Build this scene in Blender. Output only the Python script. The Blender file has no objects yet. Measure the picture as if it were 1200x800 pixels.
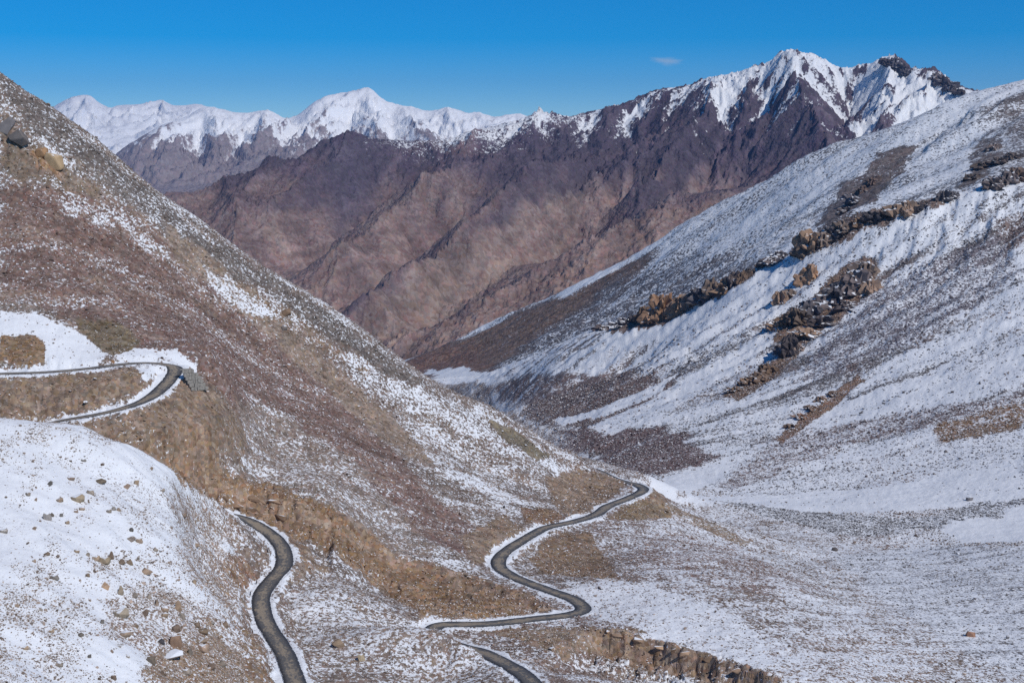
import bpy, math, random
import numpy as np
from mathutils import Vector, Matrix

# ------------------------------------------------------------------ camera, sky, sun
sc = bpy.context.scene
C = sc.collection
F = 1648.0; HZ = 180.0                       # focal length and eye level of the 1200 x 800 photograph
PITCH = math.atan((400 - HZ) / F)
cam = bpy.data.cameras.new('camera'); camo = bpy.data.objects.new('camera', cam); C.objects.link(camo)
cam.sensor_width = 36; cam.lens = 36 * F / 1200; cam.clip_start = 1; cam.clip_end = 90000
camo.rotation_euler = (math.pi / 2 - PITCH, 0, 0)
sc.camera = camo
SUN_AZ = 136.0                               # degrees clockwise from the view direction (+Y): behind the camera, to the right
SUN_EL = 44.0
w = bpy.data.worlds.new('World'); sc.world = w; w.use_nodes = True
nt = w.node_tree; nt.nodes.clear()
sky = nt.nodes.new('ShaderNodeTexSky'); sky.sky_type = 'NISHITA'; sky.sun_disc = False
sky.sun_elevation = math.radians(SUN_EL); sky.sun_rotation = math.radians(SUN_AZ)
sky.altitude = 4300; sky.air_density = 1.0; sky.dust_density = 0.0; sky.ozone_density = 4.0
bg = nt.nodes.new('ShaderNodeBackground'); bg.inputs[1].default_value = 0.118
wo = nt.nodes.new('ShaderNodeOutputWorld')
hsv = nt.nodes.new('ShaderNodeHueSaturation'); hsv.inputs['Saturation'].default_value = 1.6
nt.links.new(sky.outputs[0], hsv.inputs['Color']); 
# one thin wisp of cloud above the ridge
def wn(ty, op=None):
    n = nt.nodes.new(ty)
    if op: n.operation = op
    return n
ge_ = wn('ShaderNodeTexCoord'); mp_ = wn('ShaderNodeMapping'); mp_.vector_type = 'POINT'
_u = (778 - 600) / F; _v = (HZ - 75) / F; _l = math.sqrt(1 + _u * _u + _v * _v)
mp_.inputs['Rotation'].default_value = (0, -.25, 0); mp_.inputs['Location'].default_value = (0, 0, 0)
sub = wn('ShaderNodeVectorMath', 'SUBTRACT'); sub.inputs[1].default_value = (_u / _l, 1 / _l, _v / _l)
nt.links.new(ge_.outputs['Generated'], sub.inputs[0]); nt.links.new(sub.outputs[0], mp_.inputs[0]); mp_.inputs['Scale'].default_value = (80, 80, 300)
nz = wn('ShaderNodeTexNoise'); nz.inputs['Scale'].default_value = .9; nz.inputs['Detail'].default_value = 5; nt.links.new(mp_.outputs[0], nz.inputs['Vector'])
ln_ = wn('ShaderNodeVectorMath', 'LENGTH'); nt.links.new(mp_.outputs[0], ln_.inputs[0])
ad_ = wn('ShaderNodeMath', 'MULTIPLY_ADD'); ad_.inputs[1].default_value = 1.9; nt.links.new(nz.outputs[0], ad_.inputs[0]); nt.links.new(ln_.outputs['Value'], ad_.inputs[2])
mr_ = wn('ShaderNodeMapRange'); mr_.interpolation_type = 'SMOOTHSTEP'; nt.links.new(ad_.outputs[0], mr_.inputs[0])
for _i, _x in zip((1, 2, 3, 4), (1.0, 2.1, .42, 0)): mr_.inputs[_i].default_value = _x
mc_ = wn('ShaderNodeMix'); mc_.data_type = 'RGBA'; mc_.inputs[7].default_value = (5.2, 5.6, 6.2, 1)
nt.links.new(mr_.outputs[0], mc_.inputs[0]); nt.links.new(hsv.outputs[0], mc_.inputs[6]); nt.links.new(mc_.outputs[2], bg.inputs[0]); nt.links.new(bg.outputs[0], wo.inputs[0])
sl = bpy.data.lights.new('sun', 'SUN'); sl.energy = 3.6; sl.angle = math.radians(0.5); sl.color = (1, .955, .9)
so = bpy.data.objects.new('sun', sl); C.objects.link(so)
a, e = math.radians(SUN_AZ), math.radians(SUN_EL)
SD = Vector((math.sin(a) * math.cos(e), math.cos(a) * math.cos(e), math.sin(e)))
so.rotation_euler = SD.to_track_quat('Z', 'Y').to_euler()
so.location = (0, 0, 300)
sc.view_settings.view_transform = 'Standard'; sc.view_settings.look = 'None'
sc.view_settings.exposure = -0.2; sc.view_settings.gamma = 1
sc.render.engine = 'CYCLES'; sc.cycles.use_denoising = False
sc.cycles.max_bounces = 4; sc.cycles.diffuse_bounces = 2; sc.cycles.volume_bounces = 0

# ------------------------------------------------------------------ helpers
f32 = np.float32
def ray(px, py):
    """direction of a pixel: x/Y and z/Y are constant along it (the eye is the origin)"""
    xs = (px - 600) / F; yu = (400 - py) / F
    d = math.cos(PITCH) + math.sin(PITCH) * yu
    return xs / d, (-math.sin(PITCH) + math.cos(PITCH) * yu) / d
def pt(px, py, Y):
    u, ee = ray(px, py); return (u * Y, Y, ee * Y)

def _h(ix, iy, seed):
    n = (ix * 374761393 + iy * 668265263 + seed * 974634777) & 0xffffffff
    n = ((n ^ (n >> 13)) * 1274126177) & 0xffffffff
    return (n ^ (n >> 16)) & 0xffffffff
def hash01(ix, iy, seed): return (_h(ix, iy, seed) / 4294967295.0).astype(f32)
def perlin(x, y, seed=0):
    x0 = np.floor(x); y0 = np.floor(y)
    fx = (x - x0).astype(f32); fy = (y - y0).astype(f32)
    ix = x0.astype(np.int64); iy = y0.astype(np.int64)
    sx = fx * fx * fx * (fx * (fx * 6 - 15) + 10); sy = fy * fy * fy * (fy * (fy * 6 - 15) + 10)
    def g(dx, dy):
        a = hash01(ix + dx, iy + dy, seed) * f32(6.2831853)
        return np.cos(a) * (fx - dx) + np.sin(a) * (fy - dy)
    a = g(0, 0); b = g(1, 0); c = g(0, 1); d = g(1, 1)
    return ((a + (b - a) * sx) * (1 - sy) + (c + (d - c) * sx) * sy) * f32(1.5)
def fbm(x, y, octv=4, seed=0, gain=.5, ridged=False):
    s = 0; amp = 1.0; tot = 0
    for o in range(octv):
        n = perlin(x * 2 ** o + 17.3 * o, y * 2 ** o - 9.1 * o, seed + o)
        if ridged: n = 1 - 2 * np.abs(n)
        s = s + n * amp; tot += amp; amp *= gain
    return s / tot
def sstep(a, b, x):
    t = np.clip((x - a) / (b - a), 0, 1); return t * t * (3 - 2 * t)
def mixc(c, col, m):
    return c * (1 - m[..., None]) + np.array(col, f32) * m[..., None]

def spline3(P, step):
    P = np.array(P, float); out = []
    for i in range(len(P) - 1):
        p0, p1, p2, p3 = P[max(i - 1, 0)], P[i], P[i + 1], P[min(i + 2, len(P) - 1)]
        n = max(2, int(np.linalg.norm(p2 - p1) / step))
        for t in np.arange(n) / n:
            out.append(p1 + .5 * t * (p2 - p0 + t * (2 * p0 - 5 * p1 + 4 * p2 - p3 + t * (3 * (p1 - p2) + p3 - p0))))
    out.append(P[-1]); return np.array(out)
def blocks(x, y, size, seed):
    """angular cells: a random value per cell and the distance to the cell's joint"""
    gx = np.floor(x / size).astype(np.int64); gy = np.floor(y / size).astype(np.int64)
    d1 = np.full(x.shape, 9e9); d2 = d1.copy(); v = np.zeros(x.shape)
    for i in (-1, 0, 1):
        for j in (-1, 0, 1):
            cx = (gx + i + .1 + .8 * hash01(gx + i, gy + j, seed)) * size; cy = (gy + j + .1 + .8 * hash01(gx + i, gy + j, seed + 1)) * size
            d = (x - cx) ** 2 + (y - cy) ** 2; m = d < d1
            d2 = np.where(m, d1, np.minimum(d2, d)); d1 = np.where(m, d, d1); v = np.where(m, hash01(gx + i, gy + j, seed + 2), v)
    return v, (np.sqrt(d2) - np.sqrt(d1)) / size
class Patch:
    """a stretch of terrain: thin-plate surface through surveyed points, then carved by gullies.
       Grid in azimuth (x/Y) and log distance, so that cells grow with distance."""
    def __init__(s, ctrl, u0, u1, nu, Y0, Y1, nv, smooth=0.0, fine=()):
        P = []
        for c in ctrl:
            if len(c) == 4: px, Y, z = c[1:]; u, _ = ray(px, 180); P.append((u, math.log(Y), z / Y))
            else: u, ee = ray(c[0], c[1]); P.append((u, math.log(c[2]), ee))
        P = np.array(P); s.P = P
        n = len(P)
        def phi(r2): return r2 * np.log(np.maximum(r2, 1e-12)) * .5
        D = ((P[:, None, :2] - P[None, :, :2]) ** 2).sum(-1)
        A = np.zeros((n + 3, n + 3)); A[:n, :n] = phi(D) + np.eye(n) * smooth
        A[:n, n] = 1; A[:n, n + 1:] = P[:, :2]; A[n, :n] = 1; A[n + 1:, :n] = P[:, :2].T
        wgt = np.linalg.solve(A, np.append(P[:, 2], [0, 0, 0]))
        cu = np.linspace(u0, u1, 170); cv = np.linspace(math.log(Y0), math.log(Y1), 260)
        UU, VV = np.meshgrid(cu, cv)
        E = np.full(UU.shape, wgt[n]) + wgt[n + 1] * UU + wgt[n + 2] * VV
        for k in range(n): E += wgt[k] * phi((UU - P[k, 0]) ** 2 + (VV - P[k, 1]) ** 2)
        # rows where the ground climbs fast in the view get more of the grid
        dens = np.abs(np.gradient(E, cv, axis=0)); dens = np.quantile(dens, .75, axis=1) + .06
        for y0_, y1_, f_ in fine: dens = dens * np.where((cv > math.log(y0_)) & (cv < math.log(y1_)), f_, 1)
        k = np.ones(15) / 15; dens = np.convolve(np.pad(dens, 7, 'edge'), k, 'valid')
        cum = np.concatenate([[0], np.cumsum((dens[1:] + dens[:-1]) / 2)]); cum /= cum[-1]
        s.v = np.interp(np.linspace(0, 1, nv), cum, cv); s.u = np.linspace(u0, u1, nu)
        # cubic-ish resampling: linear in each axis after smoothing is enough at this density
        Eu = np.empty((len(cv), nu))
        from_u = (s.u - u0) / (u1 - u0) * (len(cu) - 1)
        Eu = s._cr(E.T, from_u).T
        from_v = (s.v - cv[0]) / (cv[-1] - cv[0]) * (len(cv) - 1)
        s.E = s._cr(Eu, from_v)
        s.U, s.V = np.meshgrid(s.u, s.v); s.Y = np.exp(s.V); s.X = s.U * s.Y; s.Z = s.E * s.Y
    @staticmethod
    def _cr(A, t):
        n = A.shape[0]; i = np.clip(np.floor(t).astype(int), 0, n - 2); f = (t - i)[:, None]
        g = lambda k: A[np.clip(i + k, 0, n - 1)]
        p0, p1, p2, p3 = g(-1), g(0), g(1), g(2)
        return p1 + .5 * f * (p2 - p0 + f * (2 * p0 - 5 * p1 + 4 * p2 - p3 + f * (3 * (p1 - p2) + p3 - p0)))
    def grad(s, Z=None):
        Z = s.Z if Z is None else Z
        zu = np.gradient(Z, s.u, axis=1); zv = np.gradient(Z, s.v, axis=0)
        zx = zu / s.Y; return zx, (zv - zx * s.X) / s.Y
    def erode(s, cell, amp, octv=5, seed=3, branch=1.6, slope0=.15, slope1=.6, amask=1.0, gain=.5):
        """gullies running down the fall line, branching from octave to octave"""
        gx, gy = s.grad(); S = np.hypot(gx, gy)
        st = sstep(slope0, slope1, S).astype(f32)
        dx0 = (-gy / (S + 1e-6)).astype(f32); dy0 = (gx / (S + 1e-6)).astype(f32)
        hz = np.zeros(s.X.shape, f32); hx = np.zeros_like(hz); hy = np.zeros_like(hz)
        aa = 1.0; fr = 1.0 / cell; tot = np.zeros_like(hz)
        for o in range(octv):
            px = s.X * fr; py = s.Y * fr
            ix = np.floor(px); iy = np.floor(py); fx = (px - ix).astype(f32); fy = (py - iy).astype(f32)
            ix = ix.astype(np.int64); iy = iy.astype(np.int64)
            dx = dx0 + hy * branch; dy = dy0 - hx * branch
            l = np.sqrt(dx * dx + dy * dy) + 1e-5; dx /= l; dy /= l
            va = np.zeros_like(hz); vs = np.zeros_like(hz); wt = np.zeros_like(hz)
            for i in range(-1, 3):
                for j in range(-1, 3):
                    rx = hash01(ix + i, iy + j, seed + o * 7); ry = hash01(ix + i, iy + j, seed + o * 7 + 3)
                    qx = fx - i + rx - .5 + 0; qy = fy - j + ry - .5
                    ww = np.exp(-2 * (qx * qx + qy * qy)); m = (qx * dx + qy * dy) * f32(6.2831853)
                    va += np.cos(m) * ww; vs -= np.sin(m) * ww; wt += ww
            va /= wt; vs /= wt
            tot += va * aa * st; hx += vs * dx * aa * .55; hy += vs * dy * aa * .55
            aa *= gain; fr *= 2.0
        s.G = tot
        s.Z = s.Z + tot * amp * amask
    def crease(s, line, amp, width):
        """a sharp crest (amp > 0) or a gully (amp < 0) along a surveyed line (px, py, Y)"""
        P = spline3([pt(*c) for c in line], width * .5)[:, :2]
        d = np.full(s.X.shape, 1e18)
        box = (s.X > P[:, 0].min() - 4 * width) & (s.X < P[:, 0].max() + 4 * width) & (s.Y > P[:, 1].min() - 4 * width) & (s.Y < P[:, 1].max() + 4 * width)
        i = np.nonzero(box); wv = width * .16
        tp = np.clip((np.arange(len(P)) + .5) / (len(P) * .22), 0, 1)
        x = s.X[i] + wv * fbm(s.X[i] / width, s.Y[i] / width, 3, 71); y = s.Y[i] + wv * fbm(s.X[i] / width, s.Y[i] / width, 3, 72); dd = np.full(x.shape, 1e18); am = np.zeros(x.shape); k = 0
        for (ax, ay), (bx, by) in zip(P[:-1], P[1:]):
            ex, ey = bx - ax, by - ay; t = np.clip(((x - ax) * ex + (y - ay) * ey) / (ex * ex + ey * ey + 1e-9), 0, 1)
            dn = (x - ax - t * ex) ** 2 + (y - ay - t * ey) ** 2; m = dn < dd; dd[m] = dn[m]; am[m] = tp[k]; k += 1
        s.Z[i] += am * amp * np.exp(-np.sqrt(dd) / width)
    def streak(s, mask, across, along, seed, octv=4, gain=.6, way=None):
        """noise drawn out down the mean fall line of the masked ground"""
        gx, gy = s.grad(); mx, my = way or (gx[mask].mean(), gy[mask].mean()); l = math.hypot(mx, my); mx /= l; my /= l
        a = s.X * mx + s.Y * my; c = -s.X * my + s.Y * mx
        c = c + across * .8 * fbm(s.X / (across * 5), s.Y / (across * 5), 3, seed + 9)
        return fbm(c / across, a / along, octv, seed, gain)
    def vis(s, px, py, Ymin=0, Ymax=1e9):
        """first ground met by the ray of a pixel"""
        u, ee = ray(px, py)
        t = (u - s.u[0]) / (s.u[1] - s.u[0]); i = int(np.clip(t, 0, len(s.u) - 2)); t -= i
        if not hasattr(s, '_E'): s._E = s.Z / s.Y
        col = s._E[:, i] * (1 - t) + s._E[:, i + 1] * t
        ok = (col >= ee) & (s.Y[:, 0] > Ymin) & (s.Y[:, 0] < Ymax)
        k = int(np.argmax(ok))
        if not ok.any(): k = int(np.argmax(np.where((s.Y[:, 0] > Ymin) & (s.Y[:, 0] < Ymax), col, -9)))
        if k > 0 and col[k] > ee > col[k - 1]:
            f = (ee - col[k - 1]) / (col[k] - col[k - 1]); v = s.v[k - 1] + f * (s.v[k] - s.v[k - 1])
        else: v = s.v[k]
        Y = math.exp(v); return (u * Y, Y)
    def height(s, x, y):
        u = x / y; v = np.log(y)
        tu = (u - s.u[0]) / (s.u[1] - s.u[0]); i = np.clip(np.floor(tu).astype(int), 0, len(s.u) - 2); tu = tu - i
        j = np.clip(np.searchsorted(s.v, v) - 1, 0, len(s.v) - 2); tv = (v - s.v[j]) / (s.v[j + 1] - s.v[j])
        tu = np.clip(tu, 0, 1); tv = np.clip(tv, 0, 1)
        Z = s.Z
        return (Z[j, i] * (1 - tu) + Z[j, i + 1] * tu) * (1 - tv) + (Z[j + 1, i] * (1 - tu) + Z[j + 1, i + 1] * tu) * tv
    def region(s, poly, warp=0.0, wscale=10.0, seed=5, Ymin=0, Ymax=1e9, soft=0.0):
        """mask (0..1) of the ground inside an outline; outline laid on the ground, its edge frayed by noise"""
        pts = []
        n = len(poly)
        for k in range(n):
            a, b = poly[k], poly[(k + 1) % n]; m = max(1, int(math.hypot(b[0] - a[0], b[1] - a[1]) / 14))
            for q in range(m):
                t = q / m; pts.append(s.vis(a[0] + (b[0] - a[0]) * t, a[1] + (b[1] - a[1]) * t, Ymin, Ymax))
        P = np.array(pts)
        mg = warp * 1.5 + soft + 1
        out = np.zeros(s.X.shape, f32)
        box = (s.X > P[:, 0].min() - mg) & (s.X < P[:, 0].max() + mg) & (s.Y > P[:, 1].min() - mg) & (s.Y < P[:, 1].max() + mg)
        idx = np.nonzero(box)
        if len(idx[0]) == 0: return out
        x = s.X[idx]; y = s.Y[idx]
        if warp:
            x0, y0 = x, y
            x = x0 + warp * fbm(x0 / wscale, y0 / wscale, 4, seed, .65); y = y0 + 1.6 * warp * fbm(x0 / wscale, y0 / wscale, 4, seed + 31, .65)
        inside = np.zeros(x.shape, bool)
        Q = np.roll(P, -1, 0)
        for (ax, ay), (bx, by) in zip(P, Q):
            if ay == by: continue
            c = ((ay > y) != (by > y)) & (x < (bx - ax) * (y - ay) / (by - ay) + ax); inside ^= c
        v = inside.astype(f32)
        if soft:
            d = np.full(x.shape, 1e9, f32)
            for (ax, ay), (bx, by) in zip(P, Q):
                ex, ey = bx - ax, by - ay; L = ex * ex + ey * ey + 1e-9
                t = np.clip(((x - ax) * ex + (y - ay) * ey) / L, 0, 1)
                d = np.minimum(d, (x - ax - t * ex) ** 2 + (y - ay - t * ey) ** 2)
            d = np.sqrt(d); v = np.where(inside, .5 + .5 * np.clip(d / soft, 0, 1), .5 - .5 * np.clip(d / soft, 0, 1)).astype(f32)
        out[idx] = v
        return out

MT = {}
def link(name, me, mat=None, parent=None):
    o = bpy.data.objects.new(name, me); C.objects.link(o)
    if mat: me.materials.append(mat)
    if parent: o.parent = parent
    return o
def tag(o, label=None, cat=None, group=None, kind=None):
    if label: o['label'] = label
    if cat: o['category'] = cat
    if group: o['group'] = group
    if kind: o['kind'] = kind
    return o
def grid_mesh(name, p, col, attrs, fmask=None, mat=None, rows=None):
    nv, nu = p.X.shape
    idx = np.arange(nv * nu).reshape(nv, nu)
    q = np.stack([idx[:-1, :-1], idx[:-1, 1:], idx[1:, 1:], idx[1:, :-1]], -1)
    if fmask is not None: q = q[fmask[:-1, :-1]]
    else: q = q.reshape(-1, 4)
    used = np.unique(q); rm = np.full(nv * nu, -1, np.int32); rm[used] = np.arange(len(used)); q = rm[q]
    co = np.stack([p.X, p.Y, p.Z], -1).reshape(-1, 3)[used].astype(f32)
    me = bpy.data.meshes.new(name)
    me.vertices.add(len(co)); me.vertices.foreach_set('co', co.ravel())
    me.loops.add(q.size); me.loops.foreach_set('vertex_index', q.ravel().astype(np.int32))
    me.polygons.add(len(q)); me.polygons.foreach_set('loop_start', np.arange(0, q.size, 4, dtype=np.int32))
    me.update(calc_edges=True)
    me.polygons.foreach_set('use_smooth', np.ones(len(q), bool))
    c4 = np.ones((len(used), 4), f32); c4[:, :3] = np.clip(col, 0, 1).reshape(-1, 3)[used]
    me.attributes.new('ground_colour', 'FLOAT_COLOR', 'POINT').data.foreach_set('color', c4.ravel())
    for k, v in attrs.items():
        me.attributes.new(k, 'FLOAT', 'POINT').data.foreach_set('value', v.astype(f32).reshape(-1)[used])
    return tag(link(name, me, mat), kind='structure')

# ------------------------------------------------------------------ materials
def nodes(name):
    m = bpy.data.materials.new(name); m.use_nodes = True; t = m.node_tree; t.nodes.clear()
    o = t.nodes.new('ShaderNodeOutputMaterial'); b = t.nodes.new('ShaderNodeBsdfPrincipled')
    t.links.new(b.outputs[0], o.inputs[0]); b.inputs['Roughness'].default_value = .95
    b.inputs['Specular IOR Level'].default_value = .15
    return m, t, b
def nd(t, ty, **k):
    n = t.nodes.new(ty)
    for a, v in k.items():
        if isinstance(v, (int, float, tuple)) and a.startswith('i_'): n.inputs[a[2:].replace('_', ' ')].default_value = v
        else: setattr(n, a, v)
    return n
def math_(t, op, a, b=None, c=None):
    n = t.nodes.new('ShaderNodeMath'); n.operation = op
    for i, x in enumerate((a, b, c)):
        if x is None: continue
        if isinstance(x, (int, float)): n.inputs[i].default_value = x
        else: t.links.new(x, n.inputs[i])
    return n.outputs[0]
def maprange(t, x, a, b, c=0., d=1., smooth=True):
    n = t.nodes.new('ShaderNodeMapRange'); n.interpolation_type = 'SMOOTHSTEP' if smooth else 'LINEAR'
    if isinstance(x, (int, float)): n.inputs[0].default_value = x
    else: t.links.new(x, n.inputs[0])
    for i, v in enumerate((a, b, c, d)):
        if isinstance(v, (int, float)): n.inputs[i + 1].default_value = v
        else: t.links.new(v, n.inputs[i + 1])
    return n.outputs[0]
def mix(t, fac, a, b, blend='MIX'):
    n = t.nodes.new('ShaderNodeMix'); n.data_type = 'RGBA'; n.blend_type = blend
    for i, x in ((0, fac), (6, a), (7, b)):
        if isinstance(x, (int, float)): n.inputs[i].default_value = x
        elif isinstance(x, tuple): n.inputs[i].default_value = (*x, 1)
        else: t.links.new(x, n.inputs[i])
    return n.outputs[2]
SNOW = (.80, .815, .84)
def ground_mat(name, stone, bump=.35, amp=.34, fine=1.0, contrast=.8, edge=.06, white=SNOW):
    """stone = size of the stones in metres; the attribute 'snow' says how much of the ground is covered"""
    m, t, b = nodes(name)
    tc = nd(t, 'ShaderNodeTexCoord').outputs['Object']
    gc = nd(t, 'ShaderNodeAttribute', attribute_name='ground_colour').outputs['Color']
    sn = nd(t, 'ShaderNodeAttribute', attribute_name='snow').outputs['Fac']
    def noise(size, det=3., rough=.6, off=0):
        n = nd(t, 'ShaderNodeTexNoise', i_Scale=1 / size, i_Detail=det, i_Roughness=rough)
        mp = nd(t, 'ShaderNodeMapping'); mp.inputs['Location'].default_value = (off, off * 1.7, off * .3)
        t.links.new(tc, mp.inputs[0]); t.links.new(mp.outputs[0], n.inputs['Vector']); return n
    n1 = noise(stone * 1.5, 3, .75); n2 = noise(stone * 7, 5, .7, 31); n3 = noise(stone * 40, 5, .6, 77)
    vo = nd(t, 'ShaderNodeTexVoronoi', i_Scale=1 / (stone * 1.5)); t.links.new(tc, vo.inputs['Vector'])
    # stones stick out of thin snow: threshold
    k = math_(t, 'ADD', math_(t, 'MULTIPLY', math_(t, 'SUBTRACT', n1.outputs[0], .5), amp * 5.0),
              math_(t, 'MULTIPLY', math_(t, 'SUBTRACT', n2.outputs[0], .5), amp * .8))
    k = math_(t, 'ADD', k, math_(t, 'MULTIPLY', math_(t, 'SUBTRACT', n3.outputs[0], .5), amp * .6))
    cover = maprange(t, math_(t, 'ADD', sn, k), .5 - edge, .5 + edge)
    # ground colour variation: stone to stone, and patchy
    sepv = nd(t, 'ShaderNodeSeparateColor'); t.links.new(vo.outputs['Color'], sepv.inputs[0])
    br = maprange(t, sepv.outputs[0], 0, 1, 1 - .55 * contrast, 1 + .6 * contrast, False)
    br = math_(t, 'MULTIPLY', br, maprange(t, n2.outputs[0], .25, .75, 1 - .3 * contrast, 1 + .3 * contrast, False))
    hs = nd(t, 'ShaderNodeHueSaturation'); t.links.new(gc, hs.inputs['Color'])
    t.links.new(maprange(t, sepv.outputs[1], 0, 1, .485, .512, False), hs.inputs['Hue'])
    t.links.new(maprange(t, sepv.outputs[2], 0, 1, .7, 1.2, False), hs.inputs['Saturation'])
    t.links.new(br, hs.inputs['Value'])
    sv = mix(t, maprange(t, n2.outputs[0], .3, .7), white, tuple(c * .94 for c in white))
    t.links.new(mix(t, cover, hs.outputs[0], sv), b.inputs['Base Color'])
    hgt = math_(t, 'ADD', math_(t, 'MULTIPLY', vo.outputs['Distance'], -.6 * fine), math_(t, 'MULTIPLY', n1.outputs[0], 1.0))
    hgt = math_(t, 'MULTIPLY', hgt, maprange(t, cover, 0, 1, 1, .35, False))
    hgt = math_(t, 'ADD', hgt, math_(t, 'MULTIPLY', n2.outputs[0], 2.0))
    bp = nd(t, 'ShaderNodeBump', i_Strength=bump, i_Distance=stone * 1.2); t.links.new(hgt, bp.inputs['Height'])
    t.links.new(bp.outputs[0], b.inputs['Normal'])
    return m

#@@TERRAIN
# ================================================================== NEAR GROUND (camera hill, scree slope, valley, right-hand slope)
RIDGE = [(0,83,600),(50,118,603),(100,153,606),(157,203,610),(200,237,612),(250,272,614),(300,307,616),(350,338,618),
         (400,369,620),(467,417,625),(513,450,628),(567,474,632),(633,512,638),(683,539,645),(722,563,652)]
c1 = list(RIDGE)
for px, py, Y in RIDGE:
    z = pt(px, py, Y)[2]; c1.append(('z', px, Y + 16, z - 5)); c1.append(('z', px, 720, z - 62))
    if px <= 520: c1.append(('z', px, 1000, min(z - 190, -230)))
    if px <= 480: c1.append(('z', px, 1700, -420))
c1 += [(-70,30,598),(-130,-20,595),('z',-110,720,70),('z',-110,1000,-60),('z',-110,1700,-300)]
# camera-side snow hill
c1 += [(-120,800,250),(-120,600,330),(-120,470,385),(0,900,236),(300,950,275),(600,950,285),(900,950,310),(1200,950,320),(1330,900,340),
       (0,800,265),(0,700,297),(0,600,333),(0,540,357),(0,492,380),(80,800,277),(80,700,309),(80,600,345),(80,540,368),(80,499,386),
       (160,800,290),(160,700,323),(160,620,350),(160,560,377),(150,522,393),(240,800,306),(240,720,336),(240,660,362),(240,620,385),(215,560,404),
       (262,597,416),(268,640,392),(272,700,362),(290,760,338),(300,800,325)]
c1 += [('z',-60,408,-84),('z',0,410,-86),('z',80,413,-92),('z',150,419,-98),('z',215,428,-106)]
ROADC = [(-150,445,455),(-60,441,462),(0,438,468),(60,436,472),(110,431,477),(150,425.5,484),(185,424.5,490),(206,430,489),(201,442,481),(190,455,472),
         (172,468,463),(140,480,456),(95,489,452),(50,496,450),
         ('z',14,447,-89.5),('z',-4,438,-92),('z',20,429,-95),('z',90,428,-100),('z',160,436,-106),('z',225,444,-112),
         (284,608,452),(312,622,445),(330,640,433),(333,662,420),(318,680,408),(306,700,394),(312,730,376),(332,762,356),(346,800,336),
         (370,870,304),(420,930,286),(520,950,287),(610,910,302),(640,830,330),(625,800,342),(600,781,357),(568,766,373),
         ('z',548,378,-136.6),('z',520,388,-139.0),('z',502,398,-139.4),('z',512,405,-138.9),(560,732,408),(620,725.5,415),(665,720,421),(684,714,429),(672,702,440),
         (640,690,451),(605,677,466),(585,664,481),(588,650,495),(610,634,512),(628,624,525),(640,617.5,533),(672,611,546),(698,603,562),(712,593,580),(735,584,598),
         (754,574,617),(745,567,634),(722,562,660),('z',690,700,-158),('z',640,760,-172)]
for c in ROADC: c1.append(c)
# scree slope
c1 += [(0,405,480),(60,405,487),(0,365,500),(60,375,503),(0,300,530),(0,200,565),(100,400,496),(100,300,548),(100,220,580),(200,400,512),(200,320,570),
       (300,500,512),(300,400,572),(250,470,500),(230,520,470),(300,560,478),(400,520,530),(400,450,585),(350,590,462),(400,625,458),(360,560,485),
       (450,690,440),(440,640,466),(500,620,497),(500,540,560),(560,600,532),(560,540,590),(620,580,570),(620,540,605),(680,570,620),(690,590,592),
       (660,598,560),(540,650,480),(500,700,437),(560,700,432),(600,705,432),(640,712,427),
       (-120,400,490),(-120,300,530),(-120,150,575),(235,455,478),(250,430,505)]
# ground between the roads, bottom centre
c1 += [(400,690,410),(400,750,368),(450,740,390),(450,733,374),(480,734,376),(515,737,376),(545,745,372),(562,759,368),(440,800,345),(520,790,356),(360,700,398),
       (560,800,343),(620,755,392),(680,735,408),(650,790,362),(720,742,402),(720,775,386),(760,752,398),(820,768,388),(760,790,372),
       (870,790,372),(700,800,352),(640,650,505),(680,680,462),(720,640,520),(740,700,440),(800,650,505),(800,700,440),(790,610,590),(760,590,604),
       (780,583,628),(840,617,610),(900,648,590),(900,700,455),(900,740,412),(1000,700,500),(1000,760,410),(1000,800,375),(1100,800,392),(1100,720,490),
       (1200,800,400),(1200,700,520),(1300,800,400),(1300,700,530)]
# valley floor and right-hand slope
c1 += [('z',740,740,-180),(790,578,780),(860,600,730),(960,628,690),(1060,640,680),(1200,640,650),(1200,605,720),(1080,600,740),(950,590,780),(860,573,830),
       (770,566,850),(820,553,900),(720,545,960),(660,510,1180),(610,478,1500),(570,455,1800),(530,442,2200),('z',450,2000,-370),('z',470,1300,-300),
       ('z',600,900,-225),('z',560,1100,-265),
       (900,545,900),(1000,545,890),(1100,560,830),(1200,560,800),(1000,500,990),(1100,500,940),(1200,500,910),
       (700,450,1480),(700,500,1140),(800,400,1420),(800,470,1200),(800,520,1010),(760,420,1500),(900,350,1420),(900,430,1230),(900,500,1030),
       (1000,300,1400),(1000,400,1200),(1000,450,1090),(1100,270,1380),(1100,350,1240),(1100,430,1080),(1200,260,1350),(1200,350,1180),(1200,430,1030),
       (1320,620,680),(1320,500,880),(1320,380,1080),(1320,250,1330)]
CREST2 = [(600,440,2050),(650,414,1880),(700,387,1720),(760,371,1620),(810,350,1580),(860,325,1550),(900,308,1530),(930,292,1510),(970,268,1500),(1010,247,1480),
          (1060,238,1465),(1110,228,1450),(1160,216,1450),(1200,211,1450),(1320,200,1450)]
for px, py, Y in CREST2:
    z = pt(px, py, Y)[2]; c1 += [(px, py, Y), ('z', px, Y * 1.02, z - 8), ('z', px, Y * 1.12, z - 75), ('z', px, Y * 1.4, z - 230)]
A = Patch(c1, -.43, .43, 900, 170, 2300, 800, fine=[(372, 425, 2.2)])

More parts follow.
